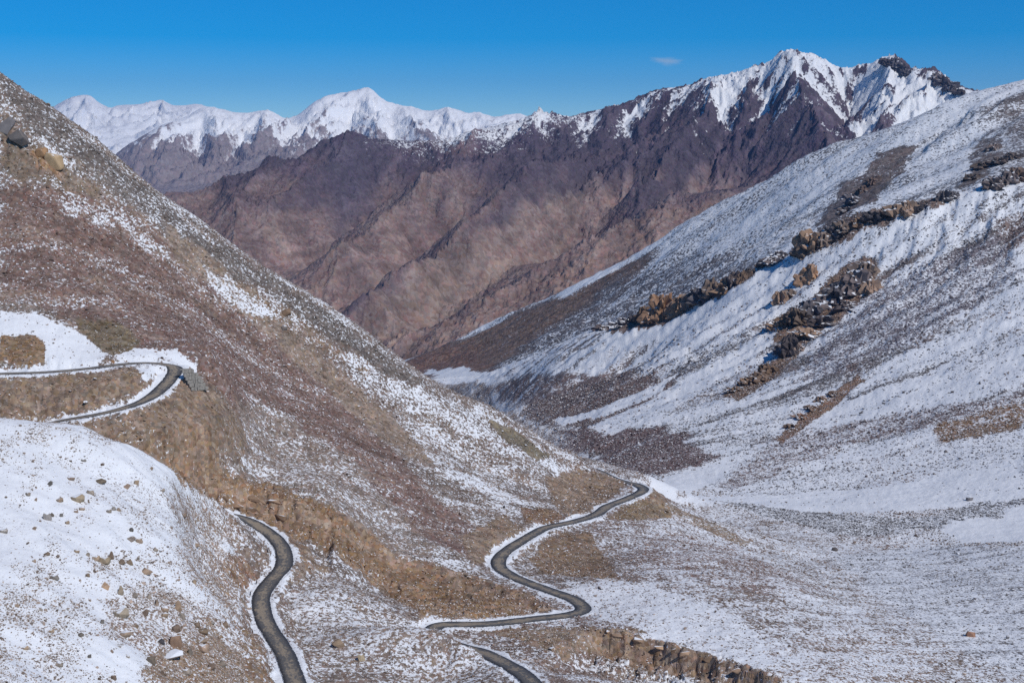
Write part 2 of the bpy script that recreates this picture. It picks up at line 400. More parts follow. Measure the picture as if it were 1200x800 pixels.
# road centre line through the surveyed points, smoothed
rp = []
for c in ROADC:
    if len(c) == 4: rp.append((ray(c[1], 180)[0] * c[2], c[2], c[3]))
    else: rp.append(pt(*c))
ROAD = spline3(rp, 1.2)
def smooth(a, k):
    q = np.ones(k) / k; return np.convolve(np.pad(a, k // 2, 'edge'), q, 'valid')
ROAD[:, 2] = smooth(smooth(ROAD[:, 2], 15), 9)
ROAD[:, 0] = smooth(ROAD[:, 0], 5); ROAD[:, 1] = smooth(ROAD[:, 1], 5)
RW = 2.75

# gullies and unevenness of the natural ground
A.erode(34, .9, 4, seed=11, slope0=.2, slope1=.5, amask=(1 + 2.2 * sstep(900, 1300, A.Y)), gain=.55)
A.Z += (1.4 * fbm(A.X / 38, A.Y / 38, 5, 2) + .35 * fbm(A.X / 5, A.Y / 5, 3, 9)) * sstep(150, 420, A.Y) * (1 + sstep(700, 1500, A.Y) * 2.5) + .18 * fbm(A.X / 2.4, A.Y / 2.4, 3, 4)
hillz = sstep(350, 300, A.Y); A.Z += hillz * 1.0 * fbm(A.X / 16, A.Y / 16, 3, 7)

CLIFFS = [([(190,530),(230,540),(290,560),(330,570),(380,588),(420,615),(450,650),(440,670),(400,650),(360,628),(330,615),(290,603),(250,592),(200,557)], 400, 560, 2.2, 3.2),
          ([(420,640),(470,665),(540,680),(600,702),(645,714),(560,724),(500,720),(450,690)], 400, 560, 1.3, 4),
          ([(705,738),(760,750),(830,765),(900,790),(920,810),(840,810),(760,790),(700,770),(690,750)], 340, 440, 2.4, 3.5),
          ([(0,140),(30,165),(75,200),(60,215),(20,200),(0,195)], 500, 640, 2.2, 5)]
ROCKY = np.zeros(A.X.shape, f32)
for k, (poly, y0, y1, am, sz) in enumerate(CLIFFS):
    m_ = A.region(poly, 3, 10, 80 + k, y0, y1, 3); wx = A.X + 1.5 * fbm(A.X / 6, A.Y / 6, 3, 5); v_, j_ = blocks(wx, A.Y * .8, sz, 90 + k); w_, q_ = blocks(wx, A.Y, sz * .38, 95 + k)
    A.Z += m_ * am * ((v_ - .45) + .35 * (w_ - .5) - .35 * (j_ < .1)); ROCKY = np.maximum(ROCKY, m_)

SCARP = [([(690,734),(720,738),(760,747),(800,757),(850,772),(900,789),(930,803)], 6.0, 4.2, 330, 450), ([(395,600),(430,618),(470,648),(520,664),(570,680),(620,697),(650,712)], 2.6, 6, 400, 560),
         ([(262,578),(290,575),(330,585),(370,600),(395,615)], 4, 3.5, 400, 560), ([(205,545),(235,548),(262,562)], 3, 3, 400, 560)]
FACE = np.zeros(A.X.shape, f32)
for k, (ln, hgt, run, y0, y1) in enumerate(SCARP):
    P = spline3([(*A.vis(px, py, y0, y1), 0) for px, py in ln], 4)[:, :2]
    i = np.nonzero((A.X > P[:, 0].min() - 25) & (A.X < P[:, 0].max() + 25) & (A.Y > P[:, 1].min() - 60) & (A.Y < P[:, 1].max() + 60))
    x = A.X[i]; y = A.Y[i]; wv, _ = blocks(x + 1.2 * fbm(x / 4, y / 4, 3, 31), y + 1.2 * fbm(x / 4, y / 4, 3, 32), 2.6, 130 + k); x = x + 1.6 * fbm(x / 5, y / 5, 3, 33); y = y + 1.2 * (wv - .5) + 3.4 * fbm(x / 8, y / 8, 3, 34)
    d = np.full(x.shape, 1e9); sg = np.zeros(x.shape); tt = np.zeros(x.shape)
    for q, ((ax, ay), (bx, by)) in enumerate(zip(P[:-1], P[1:])):
        ex, ey = bx - ax, by - ay; t = np.clip(((x - ax) * ex + (y - ay) * ey) / (ex * ex + ey * ey), 0, 1)
        dn = np.hypot(x - ax - t * ex, y - ay - t * ey); m = dn < d; d[m] = dn[m]; sg[m] = np.sign((ex * (y - ay) - ey * (x - ax)))[m]; tt[m] = (q + t[m]) / (len(P) - 1)
    sd = -d * sg; ends = sstep(0, .12, tt) * sstep(1, .88, tt)      # positive on the camera side of the edge
    A.Z[i] -= ends * hgt * sstep(0, run, sd) * sstep(48, run + 6, sd)
    FACE[i] = np.maximum(FACE[i], ends * sstep(-.6, .3, sd) * sstep(run + 4, run + .5, sd))
A.__dict__.pop('_E', None)

# nearest point of the road for every bit of ground
sel = np.nonzero((A.Y > 265) & (A.Y < 730) & (A.U < .14))
xs = A.X[sel].astype(f32); ys = A.Y[sel].astype(f32); dmin = np.full(xs.shape, 1e9, f32); kmin = np.zeros(xs.shape, np.int32)
RS = ROAD[::2].astype(f32)
for k in range(len(RS)):
    d = (xs - RS[k, 0]) ** 2 + (ys - RS[k, 1]) ** 2; m = d < dmin; dmin[m] = d[m]; kmin[m] = k
DR = np.full(A.X.shape, 1e3, f32); DR[sel] = np.sqrt(dmin)
ZR = np.zeros(A.X.shape, f32); ZR[sel] = RS[kmin, 2]
KR = np.zeros(A.X.shape, np.int32); KR[sel] = kmin
sh = RW + 1.3 + 3.4 * fbm(A.X / 8, A.Y / 8, 4, 21, .65)                 # ragged shoulder
dd = np.maximum(DR - sh, 0)
znat = A.Z.copy(); fade = sstep(26, 15, DR)
zc = np.clip(znat, ZR - dd * .78, ZR + dd * 1.15)
A.Z = znat * (1 - fade) + zc * fade
A.__dict__.pop('_E', None)
CUT = sstep(.5, 1.6, (znat - A.Z)) ; FILL = sstep(.4, 1.4, (A.Z - znat)) * (DR > RW + 1)
A.Z = np.where(DR < 1e2, A.Z - .45 * sstep(RW + .35, RW - .3, DR), A.Z)

# ================================================================== FAR RIGHT SLOPE AND LOWER VALLEY
CR2 = [(1330,60,2600),(1260,78,2600),(1200,97,2600),(1180,101,2600),(1143,110,2600),(1083,137,2650),(1030,155,2700),(987,168,2750),(930,199,2820),(867,230,2900),(800,263,3000),(780,283,3030),
       (717,312,3100),(655,345,3200),(605,368,3300),(560,390,3400),(515,409,3500),(470,425,3600),(400,440,3700)]
c2 = []
for px, py, Y in CR2:
    z = pt(px, py, Y)[2]; c2 += [(px, py, Y), ('z', px, Y * 1.02, z - 12), ('z', px, Y * 1.1, z - 90), ('z', px, Y * 1.35, z - 420)]
c2 += [(1190,200,1950),(1190,150,2250),(1100,225,1950),(1100,180,2300),(1000,255,2000),(1000,205,2400),(900,295,2100),(900,255,2500),(800,345,2150),(800,300,2650),
       (700,385,2200),(700,350,2750),(600,425,2350),(600,395,2900),(520,437,2650),(530,425,3050),(480,432,3200),(1300,180,1950),(1300,120,2300),
       ('z',1300,1500,-190),('z',1100,1500,-230),('z',900,1500,-300),('z',700,1500,-370),('z',500,1600,-400),('z',400,1700,-420),('z',400,2600,-450)]
B = Patch(c2, -.16, .43, 620, 1500, 4600, 330)
B.erode(150, 9, 5, seed=5, slope0=.25, slope1=.5, gain=.55)
B.Z += 5 * fbm(B.X / 160, B.Y / 160, 5, 13) + 1.2 * fbm(B.X / 14, B.Y / 14, 3, 3)

# ================================================================== BROWN MOUNTAIN
CR3 = [(-60,300,5600),(60,262,5700),(140,240,5800),(200,227,5900),(222,229,5950),(245,225,6000),(258,219,6050),(278,215,6100),(312,208,6200),(335,199,6250),(355,186,6300),(375,174,6400),(400,164,6500),(420,164,6550),
       (450,165,6650),(483,169,6750),(533,163,6900),(560,157,7000),(577,160,7050),(600,151,7100),(647,150,7200),(677,148,7200),(693,139,7150),(710,130,7100),(737,122,7050),(767,112,7000),
       (780,106,6950),(800,103,6900),(833,93,6850),(883,80,6750),(910,72,6700),(923,62,6650),(940,67,6650),(960,68,6600),(980,77,6600),(1007,78,6550),(1027,72,6500),(1047,70,6450),
       (1063,83,6400),(1083,88,6350),(1097,87,6300),(1110,98,6250),(1127,108,6200),(1143,110,6100),(1200,100,6000),(1330,60,5900)]
c3 = []
for px, py, Y in CR3:
    z = pt(px, py, Y)[2]; c3 += [(px, py, Y), ('z', px, Y * 1.02, z - 60), ('z', px, Y * 1.12, z - 380)]
for px in (-60, 200, 450, 700, 950, 1200): c3 += [('z', px, 9400, -300)]
c3 += [(880,222,5150),(860,228,5100),(780,250,4950),(700,290,4700),(650,318,4550),(600,347,4400),(540,380,4250),(480,412,4100),(420,440,4000),
       (740,245,5700),(720,262,5600),(687,280,5400),(640,300,5200),(552,342,4800),(500,380,4500),(440,425,4250),
       (720,180,6250),(690,200,5950),(630,211,5650),(590,246,5350),(542,286,5050),(480,330,4700),(430,368,4450),(380,400,4250),
       (640,180,6500),(600,227,5950),(542,271,5600),(500,303,5350),(440,345,4950),(390,385,4600),
       (570,190,6450),(500,228,5850),(450,270,5450),(400,310,5100),(350,345,4850),
       (480,200,6350),(420,260,5850),(370,310,5400),(310,340,5150),
       (400,200,6250),(360,230,5950),(320,262,5650),(280,300,5350),(260,250,5850),(220,270,5600),(150,300,5400),(0,330,5300),
       (923,90,6500),(935,120,6250),(950,150,5950),(965,185,5650),(975,215,5400),
       (1000,110,6450),(992,140,6250),(987,165,5950),
       (880,120,6600),(865,160,6300),(840,205,5900),(812,235,5600),
       (840,120,6600),(815,160,6250),(780,200,5850),(750,228,5500),
       (780,150,6700),(770,180,6400),(735,215,5950),
       (1060,120,6150),(1030,140,6050),(1100,130,5900),(1200,180,5400),(1330,200,5200),
       ('z',1200,4500,-150),('z',1000,4500,-350),('z',800,4000,-560),('z',600,3800,-600),('z',300,3900,-640),('z',-60,3900,-640)]
D = Patch(c3, -.42, .43, 900, 3700, 9400, 400)
SP = [([(860,228,5100),(780,250,4950),(700,290,4700),(600,347,4400),(480,412,4100)], 40, 90),
      ([(720,180,6250),(690,200,5950),(630,211,5650),(590,246,5350),(542,286,5050),(480,330,4700),(430,368,4450)], 90, 130),
      ([(570,190,6450),(500,228,5850),(450,270,5450),(400,310,5100)], 80, 120), ([(410,166,6520),(400,200,6250),(360,230,5950),(320,262,5650)], 80, 120),
      ([(923,64,6640),(935,120,6250),(950,150,5950),(965,185,5650),(975,215,5400)], 90, 110), ([(880,82,6750),(865,160,6300),(840,205,5900)], 70, 100),
      ([(840,93,6800),(815,160,6250),(780,200,5850),(750,228,5500)], 60, 90), ([(780,108,6900),(770,180,6400),(735,215,5950),(700,240,5650)], 80, 110),
      ([(1047,72,6450),(1030,140,6050),(1000,160,5850)], 70, 90), ([(1110,98,6240),(1080,130,6000),(1040,150,5800)], 60, 80), ([(258,220,6040),(270,250,5800),(280,300,5350)], 60, 90),
      ([(335,200,6240),(300,240,5900),(270,275,5600)], 60, 90), ([(640,160,7000),(620,190,6600),(560,215,6150)], 60, 100)]
for ln, am, wd in SP: D.crease(ln, am, wd)
GU = [([(720,262,5600),(687,280,5400),(640,300,5200),(552,342,4800),(500,380,4500)], -60, 80), ([(640,200,6300),(600,227,5950),(542,271,5600),(500,303,5350),(440,345,4950),(390,385,4600)], -70, 80),
      ([(480,200,6350),(420,260,5850),(370,310,5400)], -60, 80), ([(1000,110,6450),(992,140,6250),(987,165,5950)], -60, 60), ([(870,130,6500),(850,180,6150),(812,235,5600),(770,265,5350)], -60, 70),
      ([(760,140,6700),(740,190,6300),(700,215,5950),(670,240,5700)], -50, 70), ([(905,100,6550),(900,150,6200),(870,200,5800),(850,222,5500)], -50, 60)]
for ln, am, wd in GU: D.crease(ln, am, wd)
dh = sstep(-420, 100, D.Z); dcr = np.abs(D.Y - np.interp(D.U, [ray(c[0], 150)[0] for c in CR3], [c[2] for c in CR3]))
D.erode(260, 30, 5, seed=23, slope0=.1, slope1=.4, gain=.6, amask=(.42 + .58 * dh) * (.45 + .55 * sstep(0, 350, dcr)))
D.Z += (4 + 7 * dh) * fbm(D.X / 200, D.Y / 200, 5, 8, .6) * sstep(3900, 4700, D.Y)
Gk = D.G; D.erode(75, 7.5, 3, seed=29, slope0=.1, slope1=.35, gain=.65); D.G = Gk + .25 * D.G
crag = sstep(100, 380, D.Z); D.Z += crag * (11 * fbm(D.X / 60, D.Y / 120, 4, 81, .6, ridged=True) + 6 * fbm(D.X / 24, D.Y / 24, 3, 83)) - 6 * crag

# ================================================================== FAR SNOW RANGES
CR4 = [(-80,260,17000),(60,240,17000),(110,205,17500),(137,180,17500),(160,164,17500),(190,147,17800),(215,138,18000),(230,130,18200),(247,125,18300),(267,130,18300),(290,132,18300),(317,130,18300),(330,137,18300),(350,135,18300),(362,125,18300),
       (373,117,18400),(393,110,18500),(405,108,18500),(417,107,18500),(432,103,18500),(442,110,18500),(450,117,18500),(467,123,18400),(483,125,18300),(510,130,18200),(523,125,18200),(547,133,18200),(560,131,18200),(577,137,18200),(607,133,18200),(630,140,18200),
       (647,138,18200),(663,148,18200),(720,165,18000),(900,190,18000),(1100,190,18000)]
c4 = []
for px, py, Y in CR4:
    z = pt(px, py, Y)[2]; c4 += [(px, py, Y), ('z', px, Y * .98, z - 90), ('z', px, Y * 1.055, z - 280), ('z', px, Y * 1.025, z - 110), ('z', px, Y * 1.1, z - 500)]
for px in (-80, 100, 300, 500, 700, 900, 1100):
    c4 += [('z', px, 12600, -620), ('z', px, 14200, -360 if px < 600 else -500)]
c4 += [(200,190,16600),(300,190,16600),(400,160,16800),(500,165,16800),(240,215,15600),(340,190,15800),(600,158,17000),(170,210,16200)]
G = Patch(c4, -.42, .32, 620, 12600, 21000, 170)
gc_ = np.abs(G.Y - np.interp(G.U, [ray(c[0], 150)[0] for c in CR4], [c[2] for c in CR4])); gm = .12 + .88 * sstep(0, 900, gc_)
G.erode(620, 115, 6, seed=41, slope0=.06, slope1=.3, gain=.66, amask=gm); G.Z += gm * (60 * fbm(G.X / 500, G.Y / 900, 5, 43, .65, ridged=True) - 25) + 9 * fbm(G.X / 150, G.Y / 300, 3, 45)
CR5 = [(-80,190,26000),(30,150,26000),(60,128,26000),(78,117,26000),(93,112,26000),(107,113,26000),(118,123,26000),(128,130,26000),(133,126,26000),(147,123,26000),(167,122,26000),(193,118,26000),(203,124,26000),(230,122,26000),(250,128,26000),(300,150,26000),(500,170,26000)]
c5 = []
for px, py, Y in CR5:
    z = pt(px, py, Y)[2]; c5 += [(px, py, Y), ('z', px, Y * .97, z - 150), ('z', px, Y * .93, z - 370), ('z', px, Y * 1.05, z - 380), ('z', px, Y * 1.025, z - 150), ('z', px, Y * 1.1, z - 700), ('z', px, Y * .8, z - 1000 if px > 0 else z - 600)]
H = Patch(c5, -.42, -.1, 300, 20500, 28500, 110)
hm = .12 + .88 * sstep(0, 1200, np.abs(H.Y - 26000)); H.erode(900, 130, 6, seed=47, slope0=.06, slope1=.3, gain=.62, amask=hm); H.Z += hm * (50 * fbm(H.X / 600, H.Y / 900, 5, 48, .6, ridged=True) - 15)

#@@PAINT
def band(x, a, b): return sstep(a, b, x)
mats = {'scree': ground_mat('scree_and_snow', .8, contrast=.6), 'hill': ground_mat('stony_snow', .45, contrast=.6), 'side': ground_mat('snowy_rock_slope', 1.6, contrast=.6, amp=.27),
        'far': ground_mat('far_rock_slope', 3.2), 'mountain': ground_mat('bare_mountain_rock', 9, amp=.22, contrast=.35, edge=.08, bump=.6), 'range': ground_mat('far_snow_and_rock', 30, amp=.14, contrast=.3, edge=.1, bump=.6, white=(.91, .92, .94))}
# near ground
n1 = fbm(A.X / 30, A.Y / 60, 5, 51); n2 = fbm(A.X / 7, A.Y / 14, 4, 52); n3 = fbm(A.X / 90, A.Y / 160, 4, 53)
thal_px = np.array([400, 470, 530, 610, 700, 770, 860, 1000, 1200, 1400]); thal_Y = np.array([2900, 2600, 2300, 1500, 960, 830, 770, 735, 690, 650.])
TY = np.interp(A.U, np.array([ray(p, 180)[0] for p in thal_px]), thal_Y)
isR = A.Y > TY * 1.06; isV = (A.Y > TY * .95) & ~isR
hillY = np.interp(A.U, [ray(p, 400)[0] for p in (-150, 0, 80, 150, 215, 262, 275, 280)], [395, 395, 401, 407, 416, 424, 380, 0])
isH = (A.Y < hillY) & ((A.Y < 360) | (DR > RW + 3))
BROWN = (.255, .182, .128); TAN = (.275, .205, .155); PURPLE = (.20, .132, .108); GREY = (.17, .16, .155); OCHRE = (.33, .20, .11)
colA = np.empty(A.X.shape + (3,), f32); colA[:] = (.21, .16, .13)
colA = mixc(colA, TAN, sstep(0, .5, n1) * .6); colA = mixc(colA, PURPLE, sstep(0, .5, n3) * .5)
isS = ~isR & ~isV & ~isH
stB = A.streak(isS & (A.U < 0) & (A.Y < 520), 2.2, 26, 58, 4)
stS = A.streak(isS & (A.U < .02), 6, 50, 61)
snA = .43 + .11 * sstep(.05, .14, A.U) + .10 * n1 + .12 * n2 + .22 * stS
colR = np.empty_like(colA); colR[:] = (.16, .145, .145); colR = mixc(colR, PURPLE, sstep(-.1, .4, n3) * .7)
rr = isR & (A.U > .05); lowv = .3 + .7 * sstep(820, 1050, A.Y); stR = A.streak(rr, 12, 260, 63, 5, .65, (247, 95)) * lowv; stR2 = A.streak(rr, 40, 560, 66, 4, .6, (247, 95)) * lowv
colA[isR] = colR[isR]
snR = .65 + .74 * stR + .45 * stR2 + .08 * n1 + .10 * (1 - lowv)
snA = np.where(isR, snR, snA); snA = np.where(isV, .62 + .2 * n1, snA)
snA = np.where(isH, .84 + .22 * n1 + .22 * n2 + .15 * n3, snA)
PA = [  # outline, colour, snow, warp, noise size, Ymin, Ymax, soft, strength
 ([(0,215),(100,215),(170,250),(250,320),(330,400),(420,490),(520,590),(600,650),(560,660),(470,615),(380,560),(290,490),(235,435),(165,412),(120,395),(60,365),(0,345)], PURPLE, .29, 8, 30, 450, 690, 8, 1),
 ([(0,90),(100,160),(200,243),(300,313),(400,375),(500,448),(470,448),(400,405),(300,345),(200,275),(100,200),(0,130)], (.15, .125, .11), .33, 8, 30, 450, 700, 6, .95),
 ([(190,262),(220,280),(300,345),(380,420),(450,480),(510,540),(480,535),(420,490),(350,428),(280,362),(205,300)], TAN, .2, 4, 14, 450, 690, 3, .9),
 ([(0,135),(30,160),(85,200),(120,235),(80,225),(40,215),(0,200)], (.20, .15, .11), .18, 5, 16, 450, 690, 4, .9),
 ([(35,170),(70,190),(75,208),(50,200)], (.30, .18, .10), .15, 3, 10, 450, 690, 2, .8),
 ([(60,205),(120,240),(200,290),(190,300),(110,255),(50,215)], None, .5, 8, 14, 450, 690, 3, .8),
 ([(250,310),(330,360),(400,410),(440,430),(430,440),(370,405),(300,362)], (.24, .17, .12), .45, 4, 14, 450, 690, 3, .8),
 ([(392,404),(440,428),(500,460),(560,481),(610,505),(660,545),(718,567),(700,573),(640,548),(590,524),(540,503),(480,482),(430,452),(392,420)], None, .55, 8, 14, 450, 690, 3, .9),
 ([(568,488),(600,503),(645,535),(630,539),(590,515)], (.2, .165, .115), .2, 2.5, 8, 450, 690, 1.5, 1),
 ([(495,527),(530,545),(575,568),(620,588),(610,592),(560,575),(520,555)], None, .60, 6, 12, 450, 690, 3, .9),
 ([(420,590),(470,620),(520,650),(600,690),(640,705),(600,700),(520,672),(440,625)], None, .56, 7, 12, 400, 690, 3, .8),
 ([(230,300),(270,330),(320,372),(300,370),(250,335)], None, .62, 4, 12, 450, 690, 3, .7),
 ([(0,365),(40,368),(95,390),(125,415),(110,431),(0,434)], None, .9, 3, 10, 450, 560, 1.5, 1),
 ([(0,392),(38,392),(55,408),(52,428),(20,425),(0,420)], (.26, .17, .10), .05, 1.5, 6, 450, 560, 1, 1),
 ([(90,372),(140,378),(168,400),(150,416),(120,412),(95,392)], (.19, .145, .095), .15, 2, 8, 450, 560, 2, 1),
 ([(135,417),(160,408),(205,410),(232,428),(215,428),(195,422),(150,423)], None, .85, 1.5, 6, 450, 560, 1.5, 1),
 ([(0,441),(110,437),(155,430),(166,440),(150,460),(110,478),(50,492),(0,490)], BROWN, .10, 1, 6, 400, 500, 1, 1),
 ([(160,430),(188,429),(186,440),(168,462),(135,478),(110,482),(145,465),(168,446)], None, .98, 1, 5, 440, 500, 1, 1),
 ([(60,500),(140,487),(190,472),(206,446),(228,440),(262,470),(262,500),(235,535),(200,560),(150,525)], BROWN, .16, 3, 9, 400, 530, 2, 1),
 ([(250,470),(330,480),(430,560),(520,650),(470,650),(400,610),(330,570),(270,545),(220,540),(250,510)], (.25, .195, .16), .36, 9, 16, 400, 600, 5, .9),
 ([(190,530),(230,540),(290,560),(330,570),(380,588),(420,615),(470,655),(540,675),(600,700),(655,716),(560,726),(500,724),(450,695),(400,655),(360,630),(335,625),(290,603),(250,592),(200,557)], (.27, .175, .105), .24, 4, 12, 400, 600, 3, 1),
 ([(330,640),(350,645),(420,690),(500,735),(480,760),(380,790),(350,760),(335,700)], (.25, .19, .15), .52, 5, 14, 300, 460, 4, .8),
 ([(540,628),(590,603),(616,622),(580,652),(556,664)], BROWN, .12, 2, 8, 440, 600, 2, 1),
 ([(610,594),(650,597),(662,606),(640,614),(615,612)], (.24, .155, .10), .12, 2, 8, 480, 640, 2, 1),
 ([(640,560),(680,548),(722,560),(733,568),(705,592),(665,606),(648,590)], BROWN, .15, 2, 8, 480, 680, 2, 1),
 ([(618,655),(650,626),(692,622),(712,660),(730,685),(690,676),(640,672)], (.24, .165, .11), .25, 3, 10, 420, 620, 3, 1),
 ([(712,606),(750,579),(768,577),(800,600),(775,606),(740,610)], (.25, .18, .115), .12, 2, 8, 480, 700, 2, 1),
 ([(768,577),(800,598),(840,614),(880,636),(870,640),(820,618),(786,602)], (.26, .19, .13), .35, 3, 8, 480, 700, 1.5, 1),
 ([(660,680),(760,680),(860,720),(960,775),(900,790),(800,760),(720,735),(690,725)], None, .72, 8, 20, 330, 620, 5, .9),
 ([(780,620),(880,650),(960,690),(900,700),(820,680),(740,650)], (.22, .15, .12), .45, 8, 20, 330, 700, 6, .8),
 ([(560,738),(690,733),(760,738),(735,752),(720,768),(650,765),(600,748)], BROWN, .25, 2.5, 8, 340, 430, 2, 1),
 ([(250,650),(285,645),(312,668),(296,690),(268,682)], (.25, .15, .095), .3, 2, 6, 300, 410, 2, 1),
 ([(170,770),(215,735),(262,715),(300,735),(318,790),(322,810),(170,810)], (.26, .18, .12), .36, 4, 9, 240, 360, 4, 1),
 ([(120,700),(200,690),(260,710),(240,745),(180,770),(120,745)], (.27, .19, .14), .48, 4, 9, 240, 360, 4, .8),
 ([(215,600),(262,640),(285,700),(285,770),(255,740),(230,690),(200,650)], (.27, .19, .14), .56, 6, 9, 260, 430, 5, .9),
 ([(130,560),(200,565),(240,600),(225,640),(160,620),(110,590)], (.25, .19, .15), .64, 6, 9, 260, 430, 5, .9),
 ([(240,575),(275,600),(290,640),(250,640),(200,600)], (.27, .19, .14), .50, 4, 9, 300, 430, 4, .8),
 # the valley and the slope on the right
 ([(1085,612),(1200,594),(1290,590),(1290,636),(1200,634),(1130,636)], None, 1.25, 3, 20, 500, 800, 4, 1),
 ([(762,566),(800,553),(862,543),(840,562),(808,578),(775,578)], None, 1.2, 3, 14, 600, 1100, 3, 1),
 ([(790,583),(880,580),(1000,575),(1200,540),(1200,585),(1050,600),(960,603),(870,592)], None, .98, 10, 40, 500, 1000, 8, .9),
 ([(850,588),(960,600),(1060,608),(1200,583),(1290,575),(1290,588),(1190,596),(1080,622),(980,626),(890,606)], (.17, .16, .16), .54, 14, 30, 500, 900, 5, 1),
 ([(970,650),(1100,640),(1300,640),(1300,800),(1180,790),(1050,715)], (.17, .16, .16), .60, 10, 30, 380, 700, 8, .9),
 ([(900,760),(1000,730),(1100,770),(1090,800),(900,800)], (.25, .18, .14), .55, 8, 20, 330, 520, 6, .8),
 ([(560,455),(620,440),(720,440),(800,440),(760,480),(680,500),(640,500)], (.17, .125, .115), .36, 30, 100, 900, 2300, 20, 1),
 ([(640,505),(720,500),(800,505),(840,540),(780,560),(720,550),(680,530)], (.17, .12, .115), .34, 20, 70, 800, 1600, 15, 1),
 ([(840,565),(870,545),(900,520),(960,500),(1060,480),(1200,462),(1200,480),(1000,520),(900,560),(860,575)], (.19, .14, .13), .54, 14, 50, 600, 1300, 10, 1),
 ([(1100,495),(1160,480),(1200,468),(1200,500),(1150,510),(1100,520)], (.25, .16, .10), .42, 10, 40, 600, 1300, 8, 1),
 ([(930,485),(1010,465),(1100,440),(1200,410),(1200,455),(1100,475),(1000,495),(900,510)], None, .86, 14, 60, 600, 1500, 10, .9),
 ([(1000,350),(1100,300),(1180,280),(1200,320),(1130,370),(1060,400),(980,440),(930,450)], (.18, .155, .165), .50, 20, 80, 800, 1500, 15, 1),
 ([(690,500),(760,470),(830,430),(900,390),(930,380),(900,410),(830,455),(760,495),(700,512)], None, .95, 8, 60, 800, 1700, 8, .8),
 ([(650,492),(700,480),(760,455),(790,440),(770,460),(710,488),(660,498)], None, 1.0, 6, 60, 800, 1900, 6, .9),
 ([(700,395),(800,370),(880,330),(920,312),(900,345),(820,385),(740,405)], None, .85, 12, 60, 1000, 1900, 10, .9),
 ([(905,398),(925,372),(955,345),(985,315),(1020,300),(1030,312),(1022,342),(990,368),(965,386),(945,402)], (.24, .16, .115), .16, 5, 30, 1000, 1600, 3, 1),
 ([(845,466),(878,442),(912,420),(935,402),(940,410),(905,445),(865,470)], (.22, .15, .11), .28, 4, 30, 1000, 1600, 3, 1),
 ([(908,515),(940,488),(968,466),(1005,440),(1015,445),(975,478),(945,500),(915,520)], (.25, .16, .11), .28, 4, 30, 900, 1500, 3, 1),
 ([(740,398),(780,375),(840,350),(880,328),(900,318),(880,345),(830,365),(780,392)], None, .9, 8, 30, 1200, 1800, 3, .6),
 ([(700,380),(745,364),(775,346),(812,340),(850,328),(885,312),(888,322),(850,342),(812,362),(775,382),(720,390)], (.21, .145, .115), .2, 8, 25, 1300, 1900, 3, 1),
 ([(925,285),(965,262),(1010,248),(1060,238),(1110,228),(1112,236),(1070,250),(1030,262),(980,285),(945,298)], (.20, .145, .12), .3, 10, 25, 1300, 1900, 3, 1),
 ([(497,434),(545,431),(585,438),(575,446),(560,450),(520,447)], None, .95, 10, 80, 1500, 2400, 10, 1),
]
for k, (poly, c, sv, wp, wsz, y0, y1, sf, st) in enumerate(PA):
    m_ = A.region(poly, wp, wsz, 100 + k, y0, y1, sf * .3) * st
    if c: colA = mixc(colA, c, m_)
    nn = (.10 * n2 + .06 * n1 + .22 * stS) if y1 < 720 else (.10 * n2 + .34 * stR * (sv < 1.1))
    snA = snA * (1 - m_) + (sv + nn) * m_
bm = np.clip(np.maximum(CUT, FILL), 0, 1) * .85 * (A.U < .13) * np.where((A.U < ray(345, 700)[0]) & (A.Y < 440), .25, 1)
colA = mixc(colA, BROWN, bm); snA = snA * (1 - bm) + (.2 + .25 * stS) * bm
fb = FACE * (.75 + .6 * n1); fb = np.clip(fb, 0, 1); colA = mixc(colA, (.30, .205, .14), fb); snA = snA * (1 - fb) + (.08 + .3 * n2) * fb
stL = A.streak(isS, 9, 150, 68, 5, .6, (160, 30)); up_ = isS & (A.U < .03) & (DR > 12)
colA = np.where(up_[..., None], mixc(colA, (.30, .22, .165), sstep(.12, .5, stL) * .6) * (1 + .45 * np.minimum(stL, 0))[..., None], colA); snA = snA + np.where(up_ & (A.Y > 470), .16 * stL, 0)
earth = np.clip(np.maximum(bm, sstep(.45, .15, snA)), 0, 1) * (isS | isH)
A.Z += earth * (.35 * stB + .12 * fbm(A.X / 1.5, A.Y / 1.5, 2, 77)) * sstep(RW + .5, RW + 2.5, DR)
colA = colA * (1 + earth * (.55 * stB + .35 * n2))[..., None]; colA = mixc(colA, (.34, .27, .20), earth * sstep(.1, .5, stB + .4 * n1) * .45)
vg = sstep(sh + 1.4, sh - .3, DR); snA = snA * (1 - vg) + vg * (.80 + .7 * n2 + .5 * n1)
gA = dict(col=colA, attrs={'snow': snA})
tag(grid_mesh('snowy_hill', A, fmask=isH, mat=mats['hill'], **gA), 'stone-strewn snowy hill in the left foreground below the upper road')
tag(grid_mesh('scree_slope', A, fmask=isS, mat=mats['scree'], **gA), 'brown scree slope dusted with snow that carries the winding road')
tag(grid_mesh('valley_floor', A, fmask=isV, mat=mats['scree'], **gA), 'snowy valley floor between the scree slope and the right-hand mountainside')
tag(grid_mesh('mountainside', A, fmask=isR, mat=mats['side'], **gA), 'snow-streaked mountainside on the right of the valley')

